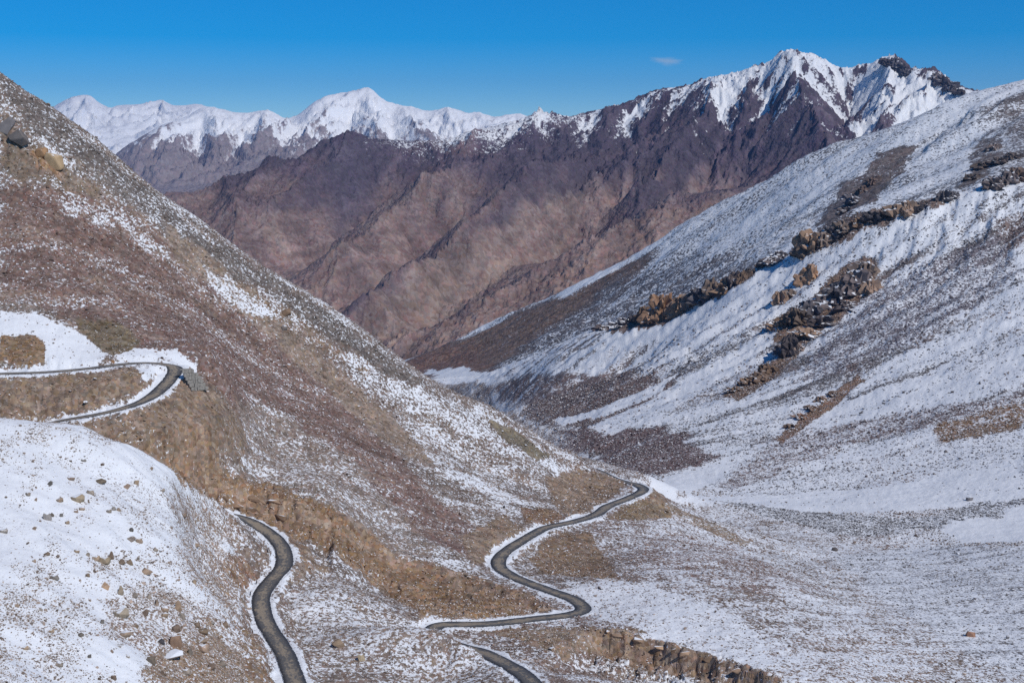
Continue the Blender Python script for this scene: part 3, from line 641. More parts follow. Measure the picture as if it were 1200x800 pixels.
# far right slope
m1 = fbm(B.X / 120, B.Y / 120, 5, 151); m2 = fbm(B.X / 30, B.Y / 30, 4, 152)
bR = (B.U > 0) & (B.Z > -400) & (B.Y < 3300); sB = B.streak(bR, 22, 380, 163, 5); sB2 = B.streak(bR, 90, 900, 166, 4)
colB = np.empty(B.X.shape + (3,), f32); colB[:] = (.145, .14, .145)
snB = .60 + .24 * sB + .2 * sB2 + .1 * m1
PB = [([(480,405),(560,385),(605,369),(655,348),(717,316),(760,300),(740,330),(700,365),(660,395),(600,425),(570,440),(480,440)], (.19, .13, .10), .14, 60, 200, 30, 1),
      ([(717,330),(800,300),(860,290),(900,300),(860,330),(760,372),(690,388),(600,430),(560,440),(620,400)], (.12, .11, .115), .40, 60, 200, 30, .9),
      ([(655,344),(717,311),(780,282),(760,292),(717,318),(660,350)], None, 1.0, 10, 60, 15, .9),
      ([(1030,180),(1075,172),(1060,200),(1035,222),(1010,245),(990,262),(985,240),(1005,215)], (.16, .13, .12), .26, 34, 70, 5, 1),
      ([(985,215),(1012,210),(1000,245),(970,268),(955,275),(965,250)], (.15, .125, .12), .28, 34, 70, 5, 1),
      ([(1125,215),(1150,165),(1160,150),(1170,180),(1165,205),(1130,222)], (.15, .125, .115), .28, 34, 70, 5, 1),
      ([(1160,130),(1180,110),(1200,105),(1260,100),(1260,210),(1200,210),(1185,180)], (.15, .13, .125), .4, 25, 60, 20, 1)]
for k, (poly, c, sv, wp, wsz, sf, st) in enumerate(PB):
    m_ = B.region(poly, wp, wsz, 200 + k, 1700, 3900, sf) * st
    if c: colB = mixc(colB, c, m_)
    snB = snB * (1 - m_) + (sv + .3 * sB + .25 * m2) * m_
fp = B.region([(498,433),(545,431),(582,441),(552,448),(518,447)], 18, 60, 291, 1700, 3400, 8)
low = B.region([(480,415),(520,405),(560,410),(560,440),(470,440)], 60, 200, 290, 1700, 4500, 30); colB = mixc(colB, (.2, .12, .09), low); snB *= 1 - low; snB = snB * (1 - fp) + .95 * fp
tag(grid_mesh('far_mountainside', B, colB, {'snow': snB}, mat=mats['far']), 'long frosted slope behind the rock towers, falling to the valley')

# brown mountain
k1 = fbm(D.X / 500, D.Y / 500, 5, 301); k2 = fbm(D.X / 120, D.Y / 200, 5, 302); k3 = fbm(D.X / 1500, D.Y / 1500, 3, 303)
colD = np.empty(D.X.shape + (3,), f32); colD[:] = (.205, .145, .122)
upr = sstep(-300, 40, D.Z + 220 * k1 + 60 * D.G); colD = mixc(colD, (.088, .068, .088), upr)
colD *= 1.0
colD = mixc(colD, (.155, .10, .09), sstep(.05, .4, k1) * .6); colD = mixc(colD, (.24, .185, .135), sstep(.1, .45, k2 + .4 * D.G) * .4 * (1 - .7 * upr))
for k, (poly, c, st) in enumerate([([(860,228),(900,225),(850,260),(780,283),(700,318),(600,368),(480,412),(480,405),(600,345),(700,290),(780,250)], (.225, .155, .12), .9),
      ([(590,250),(640,215),(700,205),(690,235),(640,280),(560,320),(500,360),(470,350),(540,290)], (.215, .165, .13), .7),
      ([(430,370),(480,335),(540,295),(560,310),(500,360),(440,400)], (.22, .17, .13), .7),
      ([(375,180),(405,165),(425,168),(440,230),(400,280),(385,230)], (.085, .08, .105), .7)]):
    colD = mixc(colD, c, D.region(poly, 80, 250, 320 + k, 3700, 7000, 60) * st)
ysn = np.interp(D.U, [ray(p, 150)[0] for p in (395, 425, 500, 560, 650, 700, 760, 800, 850, 905, 935, 965, 1000, 1060, 1143)], [90, 158, 166, 166, 150, 142, 126, 114, 125, 128, 105, 122, 160, 180, 190])
cz = (HZ - ysn) * D.Y / F
hh = D.Z - cz
dfl = (D.U > .05) & (D.Z > 0) & (D.Y < 7000); stD = D.streak(dfl, 26, 480, 366, 4, .65)
snD = .45 + np.clip(hh / 400, -2, .5) + np.where(D.U < ray(670, 150)[0], -.12 * D.G + .12 * stD, -.42 * D.G + .45 * stD) + .1 * k1
rock = sstep(.05, .5, fbm(D.X / 45, D.Y / 90, 4, 309, .6)) * sstep(60, 300, D.Z) * .75
snD = snD - .55 * (D.U > ray(1030, 150)[0]) * sstep(230, 40, dcr) * sstep(-.3, .2, k2)
snD = np.where(D.Y > 5200, snD - rock, 0)
colD = colD * (1.22 + .6 * stD + .35 * k2 + .22 * D.G)[..., None] * np.array((.96, .94, 1.0), f32)
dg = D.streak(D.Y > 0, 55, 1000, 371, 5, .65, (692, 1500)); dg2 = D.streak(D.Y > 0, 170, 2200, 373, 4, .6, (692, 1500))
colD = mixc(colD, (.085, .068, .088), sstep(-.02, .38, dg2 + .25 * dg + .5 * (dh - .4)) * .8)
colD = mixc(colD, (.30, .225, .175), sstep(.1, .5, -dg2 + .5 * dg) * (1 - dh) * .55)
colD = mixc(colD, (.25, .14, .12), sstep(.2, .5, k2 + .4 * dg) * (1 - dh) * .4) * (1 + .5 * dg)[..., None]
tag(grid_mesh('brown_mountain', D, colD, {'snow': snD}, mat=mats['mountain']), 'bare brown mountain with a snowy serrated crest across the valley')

# far ranges
g1 = fbm(G.X / 1200, G.Y / 1200, 5, 401)
colG = np.empty(G.X.shape + (3,), f32); colG[:] = (.29, .24, .235)
ysn = np.interp(G.U, [ray(p, 150)[0] for p in (150, 250, 330, 380, 470, 560, 660)], [156, 166, 164, 166, 168, 172, 182])
sg1 = G.streak(G.Y > 0, 85, 1400, 431, 4, .6, (.55, 1)); sg2 = G.streak(G.Y > 0, 85, 1400, 433, 4, .6, (-.55, 1))
snG = .5 + .8 * np.maximum(sg1, sg2) - .12 + (G.Z - (HZ - ysn) * G.Y / F) / 620 - .30 * G.G + .2 * g1
tag(grid_mesh('snow_capped_range', G, colG, {'snow': snG}, mat=mats['range']), 'distant bare range with snow-capped crest and a white dome')
colH = np.empty(H.X.shape + (3,), f32); colH[:] = (.19, .15, .14)
tag(grid_mesh('white_massif', H, colH, {'snow': 1.0 - .25 * H.G + .3 * fbm(H.X / 900, H.Y / 900, 4, 409)}, mat=mats['range']), 'gleaming white snow massif farthest away on the left')

# ================================================================== ROAD
m, t, b = nodes('worn_asphalt'); b.inputs['Roughness'].default_value = .75; b.inputs['Specular IOR Level'].default_value = .35
uv = nd(t, 'ShaderNodeUVMap').outputs[0]; sp = nd(t, 'ShaderNodeSeparateXYZ'); t.links.new(uv, sp.inputs[0])
ax = math_(t, 'ABSOLUTE', sp.outputs[0]); ob = nd(t, 'ShaderNodeTexCoord').outputs['Object']
na = nd(t, 'ShaderNodeTexNoise', i_Scale=.16, i_Detail=4.); t.links.new(ob, na.inputs['Vector'])
nb = nd(t, 'ShaderNodeTexNoise', i_Scale=1.6, i_Detail=4.); t.links.new(ob, nb.inputs['Vector'])
cm = nd(t, 'ShaderNodeCombineXYZ'); t.links.new(math_(t, 'MULTIPLY', sp.outputs[0], 4.), cm.inputs[0]); t.links.new(math_(t, 'MULTIPLY', sp.outputs[1], .7), cm.inputs[1])
ns = nd(t, 'ShaderNodeTexNoise', i_Scale=1., i_Detail=3.); t.links.new(cm.outputs[0], ns.inputs['Vector'])
dirt = maprange(t, math_(t, 'ADD', math_(t, 'ADD', math_(t, 'MULTIPLY', na.outputs[0], 1.6), math_(t, 'MULTIPLY', ns.outputs[0], 1.6)), math_(t, 'MULTIPLY', ax, -.75)), 1.15, 1.6)
c0 = mix(t, maprange(t, math_(t, 'ADD', ax, math_(t, 'MULTIPLY', ns.outputs[0], .5)), .65, 1.2), (.115, .11, .106), (.036, .037, .043))
c1_ = mix(t, math_(t, 'MULTIPLY', dirt, .9), c0, (.30, .245, .18))
c2_ = mix(t, maprange(t, nb.outputs[0], .62, .70), c1_, (.16, .15, .14))
t.links.new(mix(t, math_(t, 'MULTIPLY', maprange(t, math_(t, 'ADD', ax, math_(t, 'MULTIPLY', nb.outputs[0], .3)), 1.1, 1.16), .9), c2_, SNOW), b.inputs['Base Color'])
bp = nd(t, 'ShaderNodeBump', i_Strength=.3, i_Distance=.1); t.links.new(nb.outputs[0], bp.inputs['Height']); t.links.new(bp.outputs[0], b.inputs['Normal'])
T = np.gradient(ROAD[:, :2], axis=0); T /= np.linalg.norm(T, axis=1)[:, None]; N = np.stack([T[:, 1], -T[:, 0]], 1)
arc = np.concatenate([[0], np.cumsum(np.linalg.norm(np.diff(ROAD[:, :2], axis=0), axis=1))])
wl = RW * (1 + .07 * perlin(arc / 9, arc * 0 + 3.3, 4)); wr = RW * (1 + .07 * perlin(arc / 8, arc * 0 + 7.3, 5))
cs = np.array([-1.02, -1, -.6, -.3, 0, .3, .6, 1, 1.02]); zz = np.array([-.5, .0, .04, .06, .07, .06, .04, 0, -.5])
n = len(ROAD); hw = np.where(cs[None] < 0, wl[:, None], wr[:, None]); co = np.empty((n, 9, 3))
co[:, :, :2] = ROAD[:, None, :2] + N[:, None] * (cs[None] * hw)[..., None]; co[:, :, 2] = ROAD[:, 2:3] + zz
idx = np.arange(n * 9).reshape(n, 9); q = np.stack([idx[:-1, :-1], idx[:-1, 1:], idx[1:, 1:], idx[1:, :-1]], -1).reshape(-1, 4)
me = bpy.data.meshes.new('road'); me.from_pydata(co.reshape(-1, 3).tolist(), [], q.tolist())
uvs = np.stack(np.broadcast_arrays(cs[None], arc[:, None]), -1).reshape(-1, 2)[q.ravel()]
me.uv_layers.new(name='UVMap').data.foreach_set('uv', uvs.astype(f32).ravel())
me.polygons.foreach_set('use_smooth', np.ones(len(q), bool))
tag(link('road', me, m), 'narrow asphalt mountain road winding down in hairpins between snowy verges', kind='structure')

# ================================================================== ROCKS
import bmesh
from mathutils import noise as mn
rng = random.Random(7); nrg = np.random.default_rng(7)
def rock_mat():
    m, t, b = nodes('weathered_rock')
    ti = nd(t, 'ShaderNodeAttribute', attribute_name='tint'); ti.attribute_type = 'INSTANCER'
    oi = nd(t, 'ShaderNodeObjectInfo'); tc = nd(t, 'ShaderNodeTexCoord').outputs['Object']; ge = nd(t, 'ShaderNodeNewGeometry')
    n = nd(t, 'ShaderNodeTexNoise', i_Scale=2.2, i_Detail=5., i_Roughness=.65); t.links.new(tc, n.inputs['Vector'])
    hs = nd(t, 'ShaderNodeHueSaturation'); t.links.new(ti.outputs['Color'], hs.inputs['Color'])
    t.links.new(math_(t, 'MULTIPLY', maprange(t, oi.outputs['Random'], 0, 1, .6, 1.5, False), maprange(t, n.outputs[0], .25, .75, .65, 1.35, False)), hs.inputs['Value'])
    sz = nd(t, 'ShaderNodeSeparateXYZ'); t.links.new(ge.outputs['Normal'], sz.inputs[0])
    thr = math_(t, 'ADD', sz.outputs[2], math_(t, 'ADD', math_(t, 'MULTIPLY', n.outputs[0], .35), math_(t, 'MULTIPLY', oi.outputs['Random'], .25)))
    cap = maprange(t, thr, 1.16, 1.24)
    t.links.new(mix(t, cap, hs.outputs[0], SNOW), b.inputs['Base Color'])
    bp = nd(t, 'ShaderNodeBump', i_Strength=.5, i_Distance=.1); t.links.new(n.outputs[0], bp.inputs['Height']); t.links.new(bp.outputs[0], b.inputs['Normal'])
    return m
RM = rock_mat()
def hull_rock(seed, sx, sy, sz, n=15, bev=.03):
    r = random.Random(seed); bm = bmesh.new()
    for _ in range(n):
        v = Vector((r.gauss(0, 1), r.gauss(0, 1), r.gauss(0, 1))).normalized() * r.uniform(.8, 1.05)
        bm.verts.new((v.x * sx / 2, v.y * sy / 2, v.z * sz / 2))
    res = bmesh.ops.convex_hull(bm, input=bm.verts)
    for v in [v for v in bm.verts if not v.link_faces]: bm.verts.remove(v)
    if bev: bmesh.ops.bevel(bm, geom=list(bm.edges), offset=bev * min(sx, sy, sz), segments=1, affect='EDGES')
    me = bpy.data.meshes.new('rock'); bm.to_mesh(me); bm.free(); me.materials.append(RM); return me
ROCKS = [hull_rock(10 + k, *d) for k, d in enumerate([(1, .8, .6), (1.1, .7, .45), (.9, .9, .75), (1.2, .7, .35), (.9, .7, .6), (1, .6, .8), (1.15, .9, .5), (.8, .75, .55)])]
def put_rock(name, me, px, py, wpx, hpx, tint, label, group=None, cat='rock', y0=0, y1=1e9, sink=.30, rot=None):
    x, y = A.vis(px, py, y0, y1); z = float(A.height(np.array([x]), np.array([y]))[0])
    o = bpy.data.objects.new(name, me); C.objects.link(o)
    W = wpx / F * y; Hh = hpx / F * y
    dm = [max(v.co[i] for v in me.vertices) - min(v.co[i] for v in me.vertices) for i in range(3)]
    o.scale = (W / dm[0], W * .8 / dm[1], Hh * 1.35 / dm[2]); o.location = (x, y, z + Hh * (.5 - sink))
    o.rotation_euler = rot or (rng.uniform(-.15, .15), rng.uniform(-.25, .25), rng.uniform(-.4, .4))
    o['tint'] = tint; tag(o, label, cat, group); return o
STONES = [(58,568,8,6),(83,562,10,5),(106,578,9,5),(70,587,9,5),(33,580,6,4),(42,586,4,4),(61,604,6,4),(72,605,6,5),(40,620,8,4),(96,597,8,5),(89,600,5,3),(79,613,6,4),
 (128,600,6,4),(133,597,6,5),(139,598,6,4),(160,567,9,6),(148,572,10,7),(154,622,6,5),(163,635,8,6),(55,650,8,4),(113,656,9,6),(142,660,10,6),(152,660,9,6),(162,656,6,5),(103,651,8,5),(90,647,8,5),
 (64,678,10,6),(40,658,5,4),(103,675,5,4),(158,699,7,7),(175,701,6,7),(184,708,9,8),(169,720,12,8),(193,722,11,6),(213,724,8,8),(206,738,12,8),(231,734,8,6),(249,730,6,4),(264,733,9,7),(228,683,9,6),
 (139,757,12,5),(150,770,5,4),(133,795,7,6),(237,752,12,5),(219,789,10,7),(247,783,11,8),(260,779,10,7),(223,766,12,8),(177,550,6,4),(120,545,5,3),(98,540,6,3),(190,575,7,4),(215,605,8,5),(230,640,8,5),(182,645,7,4),
 (120,730,9,6),(160,735,8,5),(95,745,8,5),(60,740,7,4),(30,760,8,5),(70,780,9,5),(20,710,6,4),(48,715,5,4),(105,770,7,5),(190,790,9,6)]
TN = {(.27, .20, .145): 'tan', (.25, .21, .17): 'greyish tan', (.19, .17, .15): 'dark grey', (.30, .22, .15): 'light brown', (.22, .16, .12): 'brown'}
NEAR = [(91, 586, 'the broad tan boulder alone in the upper snow'), (118, 566, 'the flat slab near the hill crest'), (55, 608, 'the round grey boulder'), (153, 633, 'the brown rock halfway down the hill'),
        (123, 659, 'the tan boulder of the stone row'), (171, 671, 'the wide rock ending the stone row'), (142, 721, 'the largest tan slab'), (208, 714, 'the tall leaning tan stone'),
        (205, 755, 'the square brown boulder'), (147, 745, 'the long low brown rock'), (4, 623, 'the flat rock at the left edge of the hill'), (238, 762, 'the pinkish brown rock')]
USED = set()
for k, (px, py, w_, h_) in enumerate(STONES):
    tint = rng.choice([(.27, .20, .145), (.25, .21, .17), (.19, .17, .15), (.30, .22, .15), (.22, .16, .12)])
    lab = 'loose stone among many in the snow of the foreground hill'
    for nx, ny, nm in sorted(NEAR, key=lambda q: math.hypot(q[0] - px, q[1] - py))[:3]:
        dx, dy = px - nx, py - ny; far = 'just ' if math.hypot(dx, dy) < 28 else 'some way '
        side = ('right of' if dx > 0 else 'left of') if abs(dx) > 1.3 * abs(dy) else ('below' if dy > 0 else 'above') if abs(dy) > 1.3 * abs(dx) else ('lower right of' if dx > 0 and dy > 0 else 'upper right of' if dx > 0 else 'lower left of' if dy > 0 else 'upper left of')
        c = TN[tint] + ' stone lying ' + far + side + ' ' + nm
        if c not in USED and len(c.split()) <= 16: lab = c; USED.add(c); break
    put_rock('stone', ROCKS[k % 8], px, py, w_, h_, tint, lab, 'loose stones on the foreground snow hill')
BIG = [(91,586,17,9,(.32,.25,.17),'broad tan boulder alone in the upper snow of the left hill',3),(118,566,14,6,(.27,.21,.15),'flat tan rock slab up near the crest of the snowy hill',1),
 (55,608,10,9,(.20,.18,.165),'round grey boulder with a small tan stone at its right on clean snow',2),(4,623,12,5,(.22,.19,.16),'flat grey rock at the left edge of the snow hill',3),
 (153,633,13,7,(.22,.18,.15),'brown rock beside a scatter of small stones halfway down the snow hill',0),(123,659,14,8,(.32,.25,.17),'tan boulder in the middle of the stone row across the snow hill',4),
 (130,654,7,10,(.29,.21,.15),'upright pointed stone rising behind the tan boulder of the stone row',5),(171,671,15,7,(.28,.20,.14),'wide brown rock at the right end of the stone row across the snow hill',6),
 (124,688,15,9,(.33,.22,.14),'orange-brown boulder above the dense patch of stones on the snow hill',0),(141,695,8,11,(.27,.22,.16),'upright tan stone just right of the orange-brown boulder',5),
 (142,721,19,12,(.29,.24,.18),'largest tan slab lying at the left of the dense stone patch',3),(208,714,10,13,(.31,.22,.15),'tall leaning tan stone over a dark hollow in the snow',5),(193,716,11,8,(.28,.2,.14),'low tan rock left of the dark hollow in the snow',1),
 (205,755,17,15,(.29,.19,.13),'biggest square brown boulder in the stone patch low on the snow hill',2),(201,768,29,6,(.24,.20,.17),'long thin snow-topped slab under the square brown boulder',3),(189,753,10,6,(.13,.12,.125),'dark grey rock left of the square brown boulder',6),
 (238,762,14,9,(.31,.22,.16),'pinkish brown rock right of the square brown boulder',4),(147,745,17,8,(.28,.21,.155),'long low brown rock at the lower left of the stone patch',1),(177,776,11,10,(.27,.22,.17),'blocky grey-brown stone below the long low brown rock',2),
 (238,741,14,7,(.26,.19,.13),'flat brown rock with a dark overhang above the road bank',3)]
for px, py, w_, h_, tint, lab, k in BIG: put_rock('boulder', ROCKS[k], px, py, w_, h_, tint, lab, cat='boulder')
for px, py, w_, h_, tint, lab, k in [
 (63,193,22,16,(.33,.235,.14),'ochre boulder with a shadowed underside high on the left scree slope',2),(50,183,14,11,(.31,.185,.10),'orange rock just above the ochre boulder on the left scree slope',4),
 (22,165,26,14,(.16,.14,.13),'dark crag above the orange rock at the left edge of the scree slope',6),(8,150,22,18,(.13,.12,.12),'dark knobbly crag topmost at the left edge of the scree slope',0),
 (132,425,8,5,(.30,.17,.09),'rusty boulder at the roadside of the upper hairpin',0),(396,756,17,9,(.30,.22,.15),'tan boulder on the speckled slope right of the foreground road',6),
 (423,773,9,9,(.28,.225,.15),'yellowish stone low on the slope right of the foreground road',2),(333,386,9,6,(.2,.17,.15),'dark stone beside a short snow streak on the scree slope',1),
 (1137,745,12,8,(.27,.15,.10),'lone rust-brown boulder in the speckled snow at the lower right',2),(336,368,12,7,(.3,.2,.13),'brown rock below the ridge line of the scree slope',4),
 (1136,586,9,6,(.14,.13,.13),'dark rock alone on the smooth snow right of the valley',1),(978,645,8,5,(.16,.14,.13),'dark stone on the snow below the grey gravel band',1)]:
    put_rock('boulder', ROCKS[k], px, py, w_, h_, tint, lab, cat='boulder')

# loose stones nobody could count
def scatter(name, mask, count, med, sig, mx, label, tintf):
    prob = np.clip(mask, 0, None); prob = prob[:-1, :-1].ravel().astype(float); cdf = np.cumsum(prob); cdf /= cdf[-1]
    k = np.searchsorted(cdf, nrg.random(count)); nu = A.X.shape[1]; r_ = k // (nu - 1); c_ = k % (nu - 1)
    fu = nrg.random(count); fv = nrg.random(count)
    def g(M): return (M[r_, c_] * (1 - fu) + M[r_, c_ + 1] * fu) * (1 - fv) + (M[r_ + 1, c_] * (1 - fu) + M[r_ + 1, c_ + 1] * fu) * fv
    x, y, z = g(A.X), g(A.Y), g(A.Z); sz = np.minimum(np.exp(nrg.normal(0, sig, count)) * med(y), mx)
    me = bpy.data.meshes.new(name); me.vertices.add(count)
    me.vertices.foreach_set('co', np.stack([x, y, z + sz * .12], -1).astype(f32).ravel())
    me.attributes.new('size', 'FLOAT', 'POINT').data.foreach_set('value', sz.astype(f32))
    rot = np.stack([nrg.normal(0, .35, count), nrg.normal(0, .35, count), nrg.random(count) * 6.28], -1).astype(f32)
    me.attributes.new('turn', 'FLOAT_VECTOR', 'POINT').data.foreach_set('vector', rot.ravel())
    tc = np.ones((count, 4), f32); tc[:, :3] = tintf(np.stack([g(colA[..., i]) for i in range(3)], -1))
    me.attributes.new('tint', 'FLOAT_COLOR', 'POINT').data.foreach_set('color', tc.ravel())
    o = link(name, me); tag(o, label, kind='stuff')
    ng = bpy.data.node_groups.new(name, 'GeometryNodeTree')
    ng.interface.new_socket('Geometry', in_out='INPUT', socket_type='NodeSocketGeometry'); ng.interface.new_socket('Geometry', in_out='OUTPUT', socket_type='NodeSocketGeometry')
    gi = ng.nodes.new('NodeGroupInput'); go = ng.nodes.new('NodeGroupOutput'); ip = ng.nodes.new('GeometryNodeInstanceOnPoints'); gg = ng.nodes.new('GeometryNodeGeometryToInstance')
    for src in STONE_SRC:
        oi = ng.nodes.new('GeometryNodeObjectInfo'); oi.inputs['Object'].default_value = src; oi.transform_space = 'ORIGINAL'
        ng.links.new(oi.outputs['Geometry'], gg.inputs[0])
    ip.inputs['Pick Instance'].default_value = True
    ng.links.new(gi.outputs[0], ip.inputs['Points']); ng.links.new(gg.outputs[0], ip.inputs['Instance'])
    def na_(nm, ty):
        n = ng.nodes.new('GeometryNodeInputNamedAttribute'); n.data_type = ty; n.inputs[0].default_value = nm; return n.outputs[0]
    e2r = ng.nodes.new('FunctionNodeEulerToRotation'); ng.links.new(na_('turn', 'FLOAT_VECTOR'), e2r.inputs[0]); ng.links.new(e2r.outputs[0], ip.inputs['Rotation'])
    ng.links.new(na_('size', 'FLOAT'), ip.inputs['Scale']); ng.links.new(ip.outputs[0], go.inputs[0])
    o.modifiers.new('stones', 'NODES').node_group = ng; return o
STONE_SRC = [o for o in C.objects if o.name.startswith('stone')][:8]
offroad = (DR > RW + .8)
tj = lambda c: c * (.75 + .6 * nrg.random((len(c), 1))).astype(f32)
vis_ = (A.Y > 205)
scatter('hill_stones', isH * offroad * np.clip(.75 - .7 * snA + .9 * n1 + .8 * n2 + .5 * n3, .03, 1) ** 1.5 * vis_, 55000, lambda y: .26 + 0 * y, .55, 1.3, 'small brown and grey stones poking through the snow of the hill', lambda c: tj(c * .5 + np.array((.13, .10, .08), f32)))
scatter('scree_stones', isS * offroad * np.clip(1.15 - snA, .03, 1) ** 1.3 * vis_ * (1 - .6 * bm) * np.where(A.U > .1, .45, 1), 150000, lambda y: .00105 * y, .45, 2.4, 'countless angular stones covering the brown scree slope', tj)
scatter('slope_stones', (isR | isV) * (A.Y < 1500) * np.clip(1.0 - snA, .012, 1) ** 1.6 * (A.U > -.1), 60000, lambda y: .0010 * y, .4, 3.5, 'dark stones showing through the snow of the right-hand mountainside', lambda c: tj(c * .8))

# crags: rock towers of several upright blocks, each a part
def crag_mesh(seed, w, d, h):
    bm = bmesh.new(); bmesh.ops.create_cube(bm, size=1); bmesh.ops.subdivide_edges(bm, edges=bm.edges, cuts=7, use_grid_fill=True)
    r = random.Random(seed); off = Vector((r.uniform(0, 99), r.uniform(0, 99), r.uniform(0, 99))); lean = r.uniform(-.25, .25); pk = r.uniform(-.3, .3)
    for v in bm.verts:
        p = v.co.copy(); tz = p.z + .5
        q = Vector((p.x, p.y, 0)); l = max(abs(p.x), abs(p.y)) * 2; rd = q.length
        if rd > 0: q *= (1 - .28 * (1 - l * .5 / max(rd, 1e-6) ) )
        tp = 1 - .38 * max(0, tz) ** 2.2
        s_ = Vector((p.x * 2.2, p.y * 2.2, p.z * 1.1)) * (1.0) + off
        c_ = mn.voronoi(s_ * 1.3)[0]; cell = mn.cell_vector(s_ * 1.8).x
        k = 1 + .5 * (cell - .5) + .35 * mn.fractal(s_ * 2.5, .8, 2.1, 3) - .25 * (c_[1] - c_[0] < .12)
        q = q * tp * k
        zz = (tz + (.28 * (cell - .5) + .15 * mn.noise(s_ * 1.5) - .22 * abs(p.x - pk)) * (tz > .55)) * h
        v.co = Vector((q.x * w + lean * tz * w, q.y * d, zz - .25 * h))
    me = bpy.data.meshes.new('rock_tower'); bm.to_mesh(me); bm.free(); me.materials.append(RM); return me
CR = [crag_mesh(50 + k, 1, 1, 1) for k in range(12)]
cn = [0]
def outcrop(label, P, tower, y0, y1, tints, cat='rock outcrop', name='rock_outcrop', partname='rock_tower', deep=1.0, up=1.0, lie=0, blocky=False):
    x0, y0_ = P.vis(tower[0][0], tower[0][1], y0, y1); z0 = float(P.height(np.array([x0]), np.array([y0_]))[0])
    e = bpy.data.objects.new(name, None); C.objects.link(e); e.location = (x0, y0_, z0); tag(e, label, cat)
    for (px, py, w_, h_) in tower:
        x, y = P.vis(px, py, y0, y1); z = float(P.height(np.array([x]), np.array([y]))[0]); W = w_ / F * y * 1.75; Hh = h_ / F * y * 1.0 * up
        o = bpy.data.objects.new(partname if h_ > w_ else partname.replace('tower', 'block').replace('cliff_block', 'cliff_slab'), ROCKS[cn[0] % 8] if blocky else CR[cn[0] % 12]); cn[0] += 1; C.objects.link(o); o.parent = e
        o.location = (x - x0, y - y0_, z - z0 - (.12 * Hh if blocky else 0)); o.scale = (W, W * deep, Hh * (2.2 if blocky else 1.15)); o.rotation_euler = (.55 if blocky else lie, rng.uniform(-.15, .35), rng.uniform(-.7, .7)); o['tint'] = rng.choice(tints)
TA = [(.28, .185, .125), (.24, .165, .12), (.20, .15, .12)]; DK = [(.10, .09, .095), (.13, .105, .10)]; MX = TA + DK
outcrop('low black crags at the left end of the rock line on the right-hand slope', A, [(708,382,12,6),(720,380,14,7),(733,378,12,8),(743,376,10,9)], 1300, 1900, DK)
outcrop('tan rock towers leading the rock line above the snowy slope', A, [(752,374,9,17),(762,374,12,12),(777,369,20,26),(788,366,10,14),(796,366,14,20),(768,376,10,8)], 1300, 1900, TA + [(.30, .18, .11)])
outcrop('row of brown crags in the middle of the rock line', A, [(808,358,16,16),(822,352,16,14),(836,345,14,18),(848,341,14,16),(860,335,12,18),(869,330,9,16),(877,324,9,11)], 1300, 1900, MX)
outcrop('dark crag at the upper end of the snow basin beside the rock line', A, [(903,309,14,9),(915,303,14,9),(893,314,10,7)], 1300, 1900, DK + [(.17, .12, .10)])
outcrop('large orange-brown crag standing on the crest of the right-hand slope', A, [(940,296,16,22),(952,290,18,20),(964,284,14,14)], 1300, 1900, TA + [(.32, .20, .12)])
outcrop('chain of crags climbing the crest between the brown gullies and the snow', A, [(978,277,14,12),(990,272,14,12),(1003,264,12,9),(1022,257,14,10),(1036,255,10,8),(1050,252,14,14),(1061,249,12,14),(1073,246,10,9)], 1300, 1900, MX)
outcrop('small dark crag right of the crest chain', A, [(1106,233,10,11),(1114,231,8,7)], 1300, 1900, DK)
outcrop('dark cliff on the skyline shoulder at the right edge', A, [(1165,219,14,12),(1180,214,14,14),(1195,212,14,16)], 1300, 1900, DK + [(.2, .14, .11)])
outcrop('dark broken rocks in the brown gully high on the far frosted slope', B, [(1000,238,12,9),(1010,226,10,9),(990,250,12,8),(1022,214,9,8)], 1800, 2700, DK + [(.19, .14, .12)])
outcrop('dark ribs of rock near the summit of the far frosted slope', B, [(1152,196,12,7),(1164,176,8,9),(1172,192,12,8),(1188,186,12,8),(1136,210,11,6)], 1800, 2700, [(.16, .125, .11), (.19, .145, .12)])
outcrop('dark jagged crags crowning the right end of the serrated snowy ridge', D, [(1040,76,10,6),(1048,77,9,9),(1056,83,10,8),(1063,88,8,6)], 5800, 7000, DK, up=1.1)
outcrop('dark bare knobs at the far right shoulder of the serrated snowy ridge', D, [(1096,93,8,7),(1104,98,10,8),(1113,104,10,7),(1124,110,9,5)], 5800, 7000, DK, up=1.1)
outcrop('solitary orange rock tower standing in the snow below the crest', A, [(942,330,12,24),(951,326,10,10)], 1000, 1700, [(.32, .19, .11), (.27, .17, .11)])
outcrop('slim brown rock tooth below and left of the orange tower', A, [(915,355,10,16),(924,346,12,8)], 1000, 1700, TA)
outcrop('broad broken brown cliff across the middle of the snowy slope', A, [(912,385,14,12),(924,380,16,16),(938,376,18,18),(952,368,18,18),(966,358,20,18),(982,350,20,24),(998,338,20,26),(1012,326,18,26),(1018,344,12,22),(990,362,16,12),(962,378,18,12),(944,392,18,12)], 1000, 1700, MX, up=.8)
outcrop('dark rock spire under the left end of the broken cliff', A, [(926,414,13,22),(915,412,12,10),(936,410,8,8)], 1000, 1700, [(.2, .145, .115), (.13, .11, .11)])
outcrop('low brown rocks trailing down the slope below the spire', A, [(903,436,14,9),(890,444,14,9),(876,450,12,8),(862,458,12,6)], 1000, 1700, TA)
outcrop('thin rusty rock rib far down the right-hand slope', A, [(962,470,8,7),(952,480,10,6),(940,490,10,6),(928,500,10,5),(975,462,8,5)], 900, 1500, [(.29, .17, .11), (.22, .15, .11)])
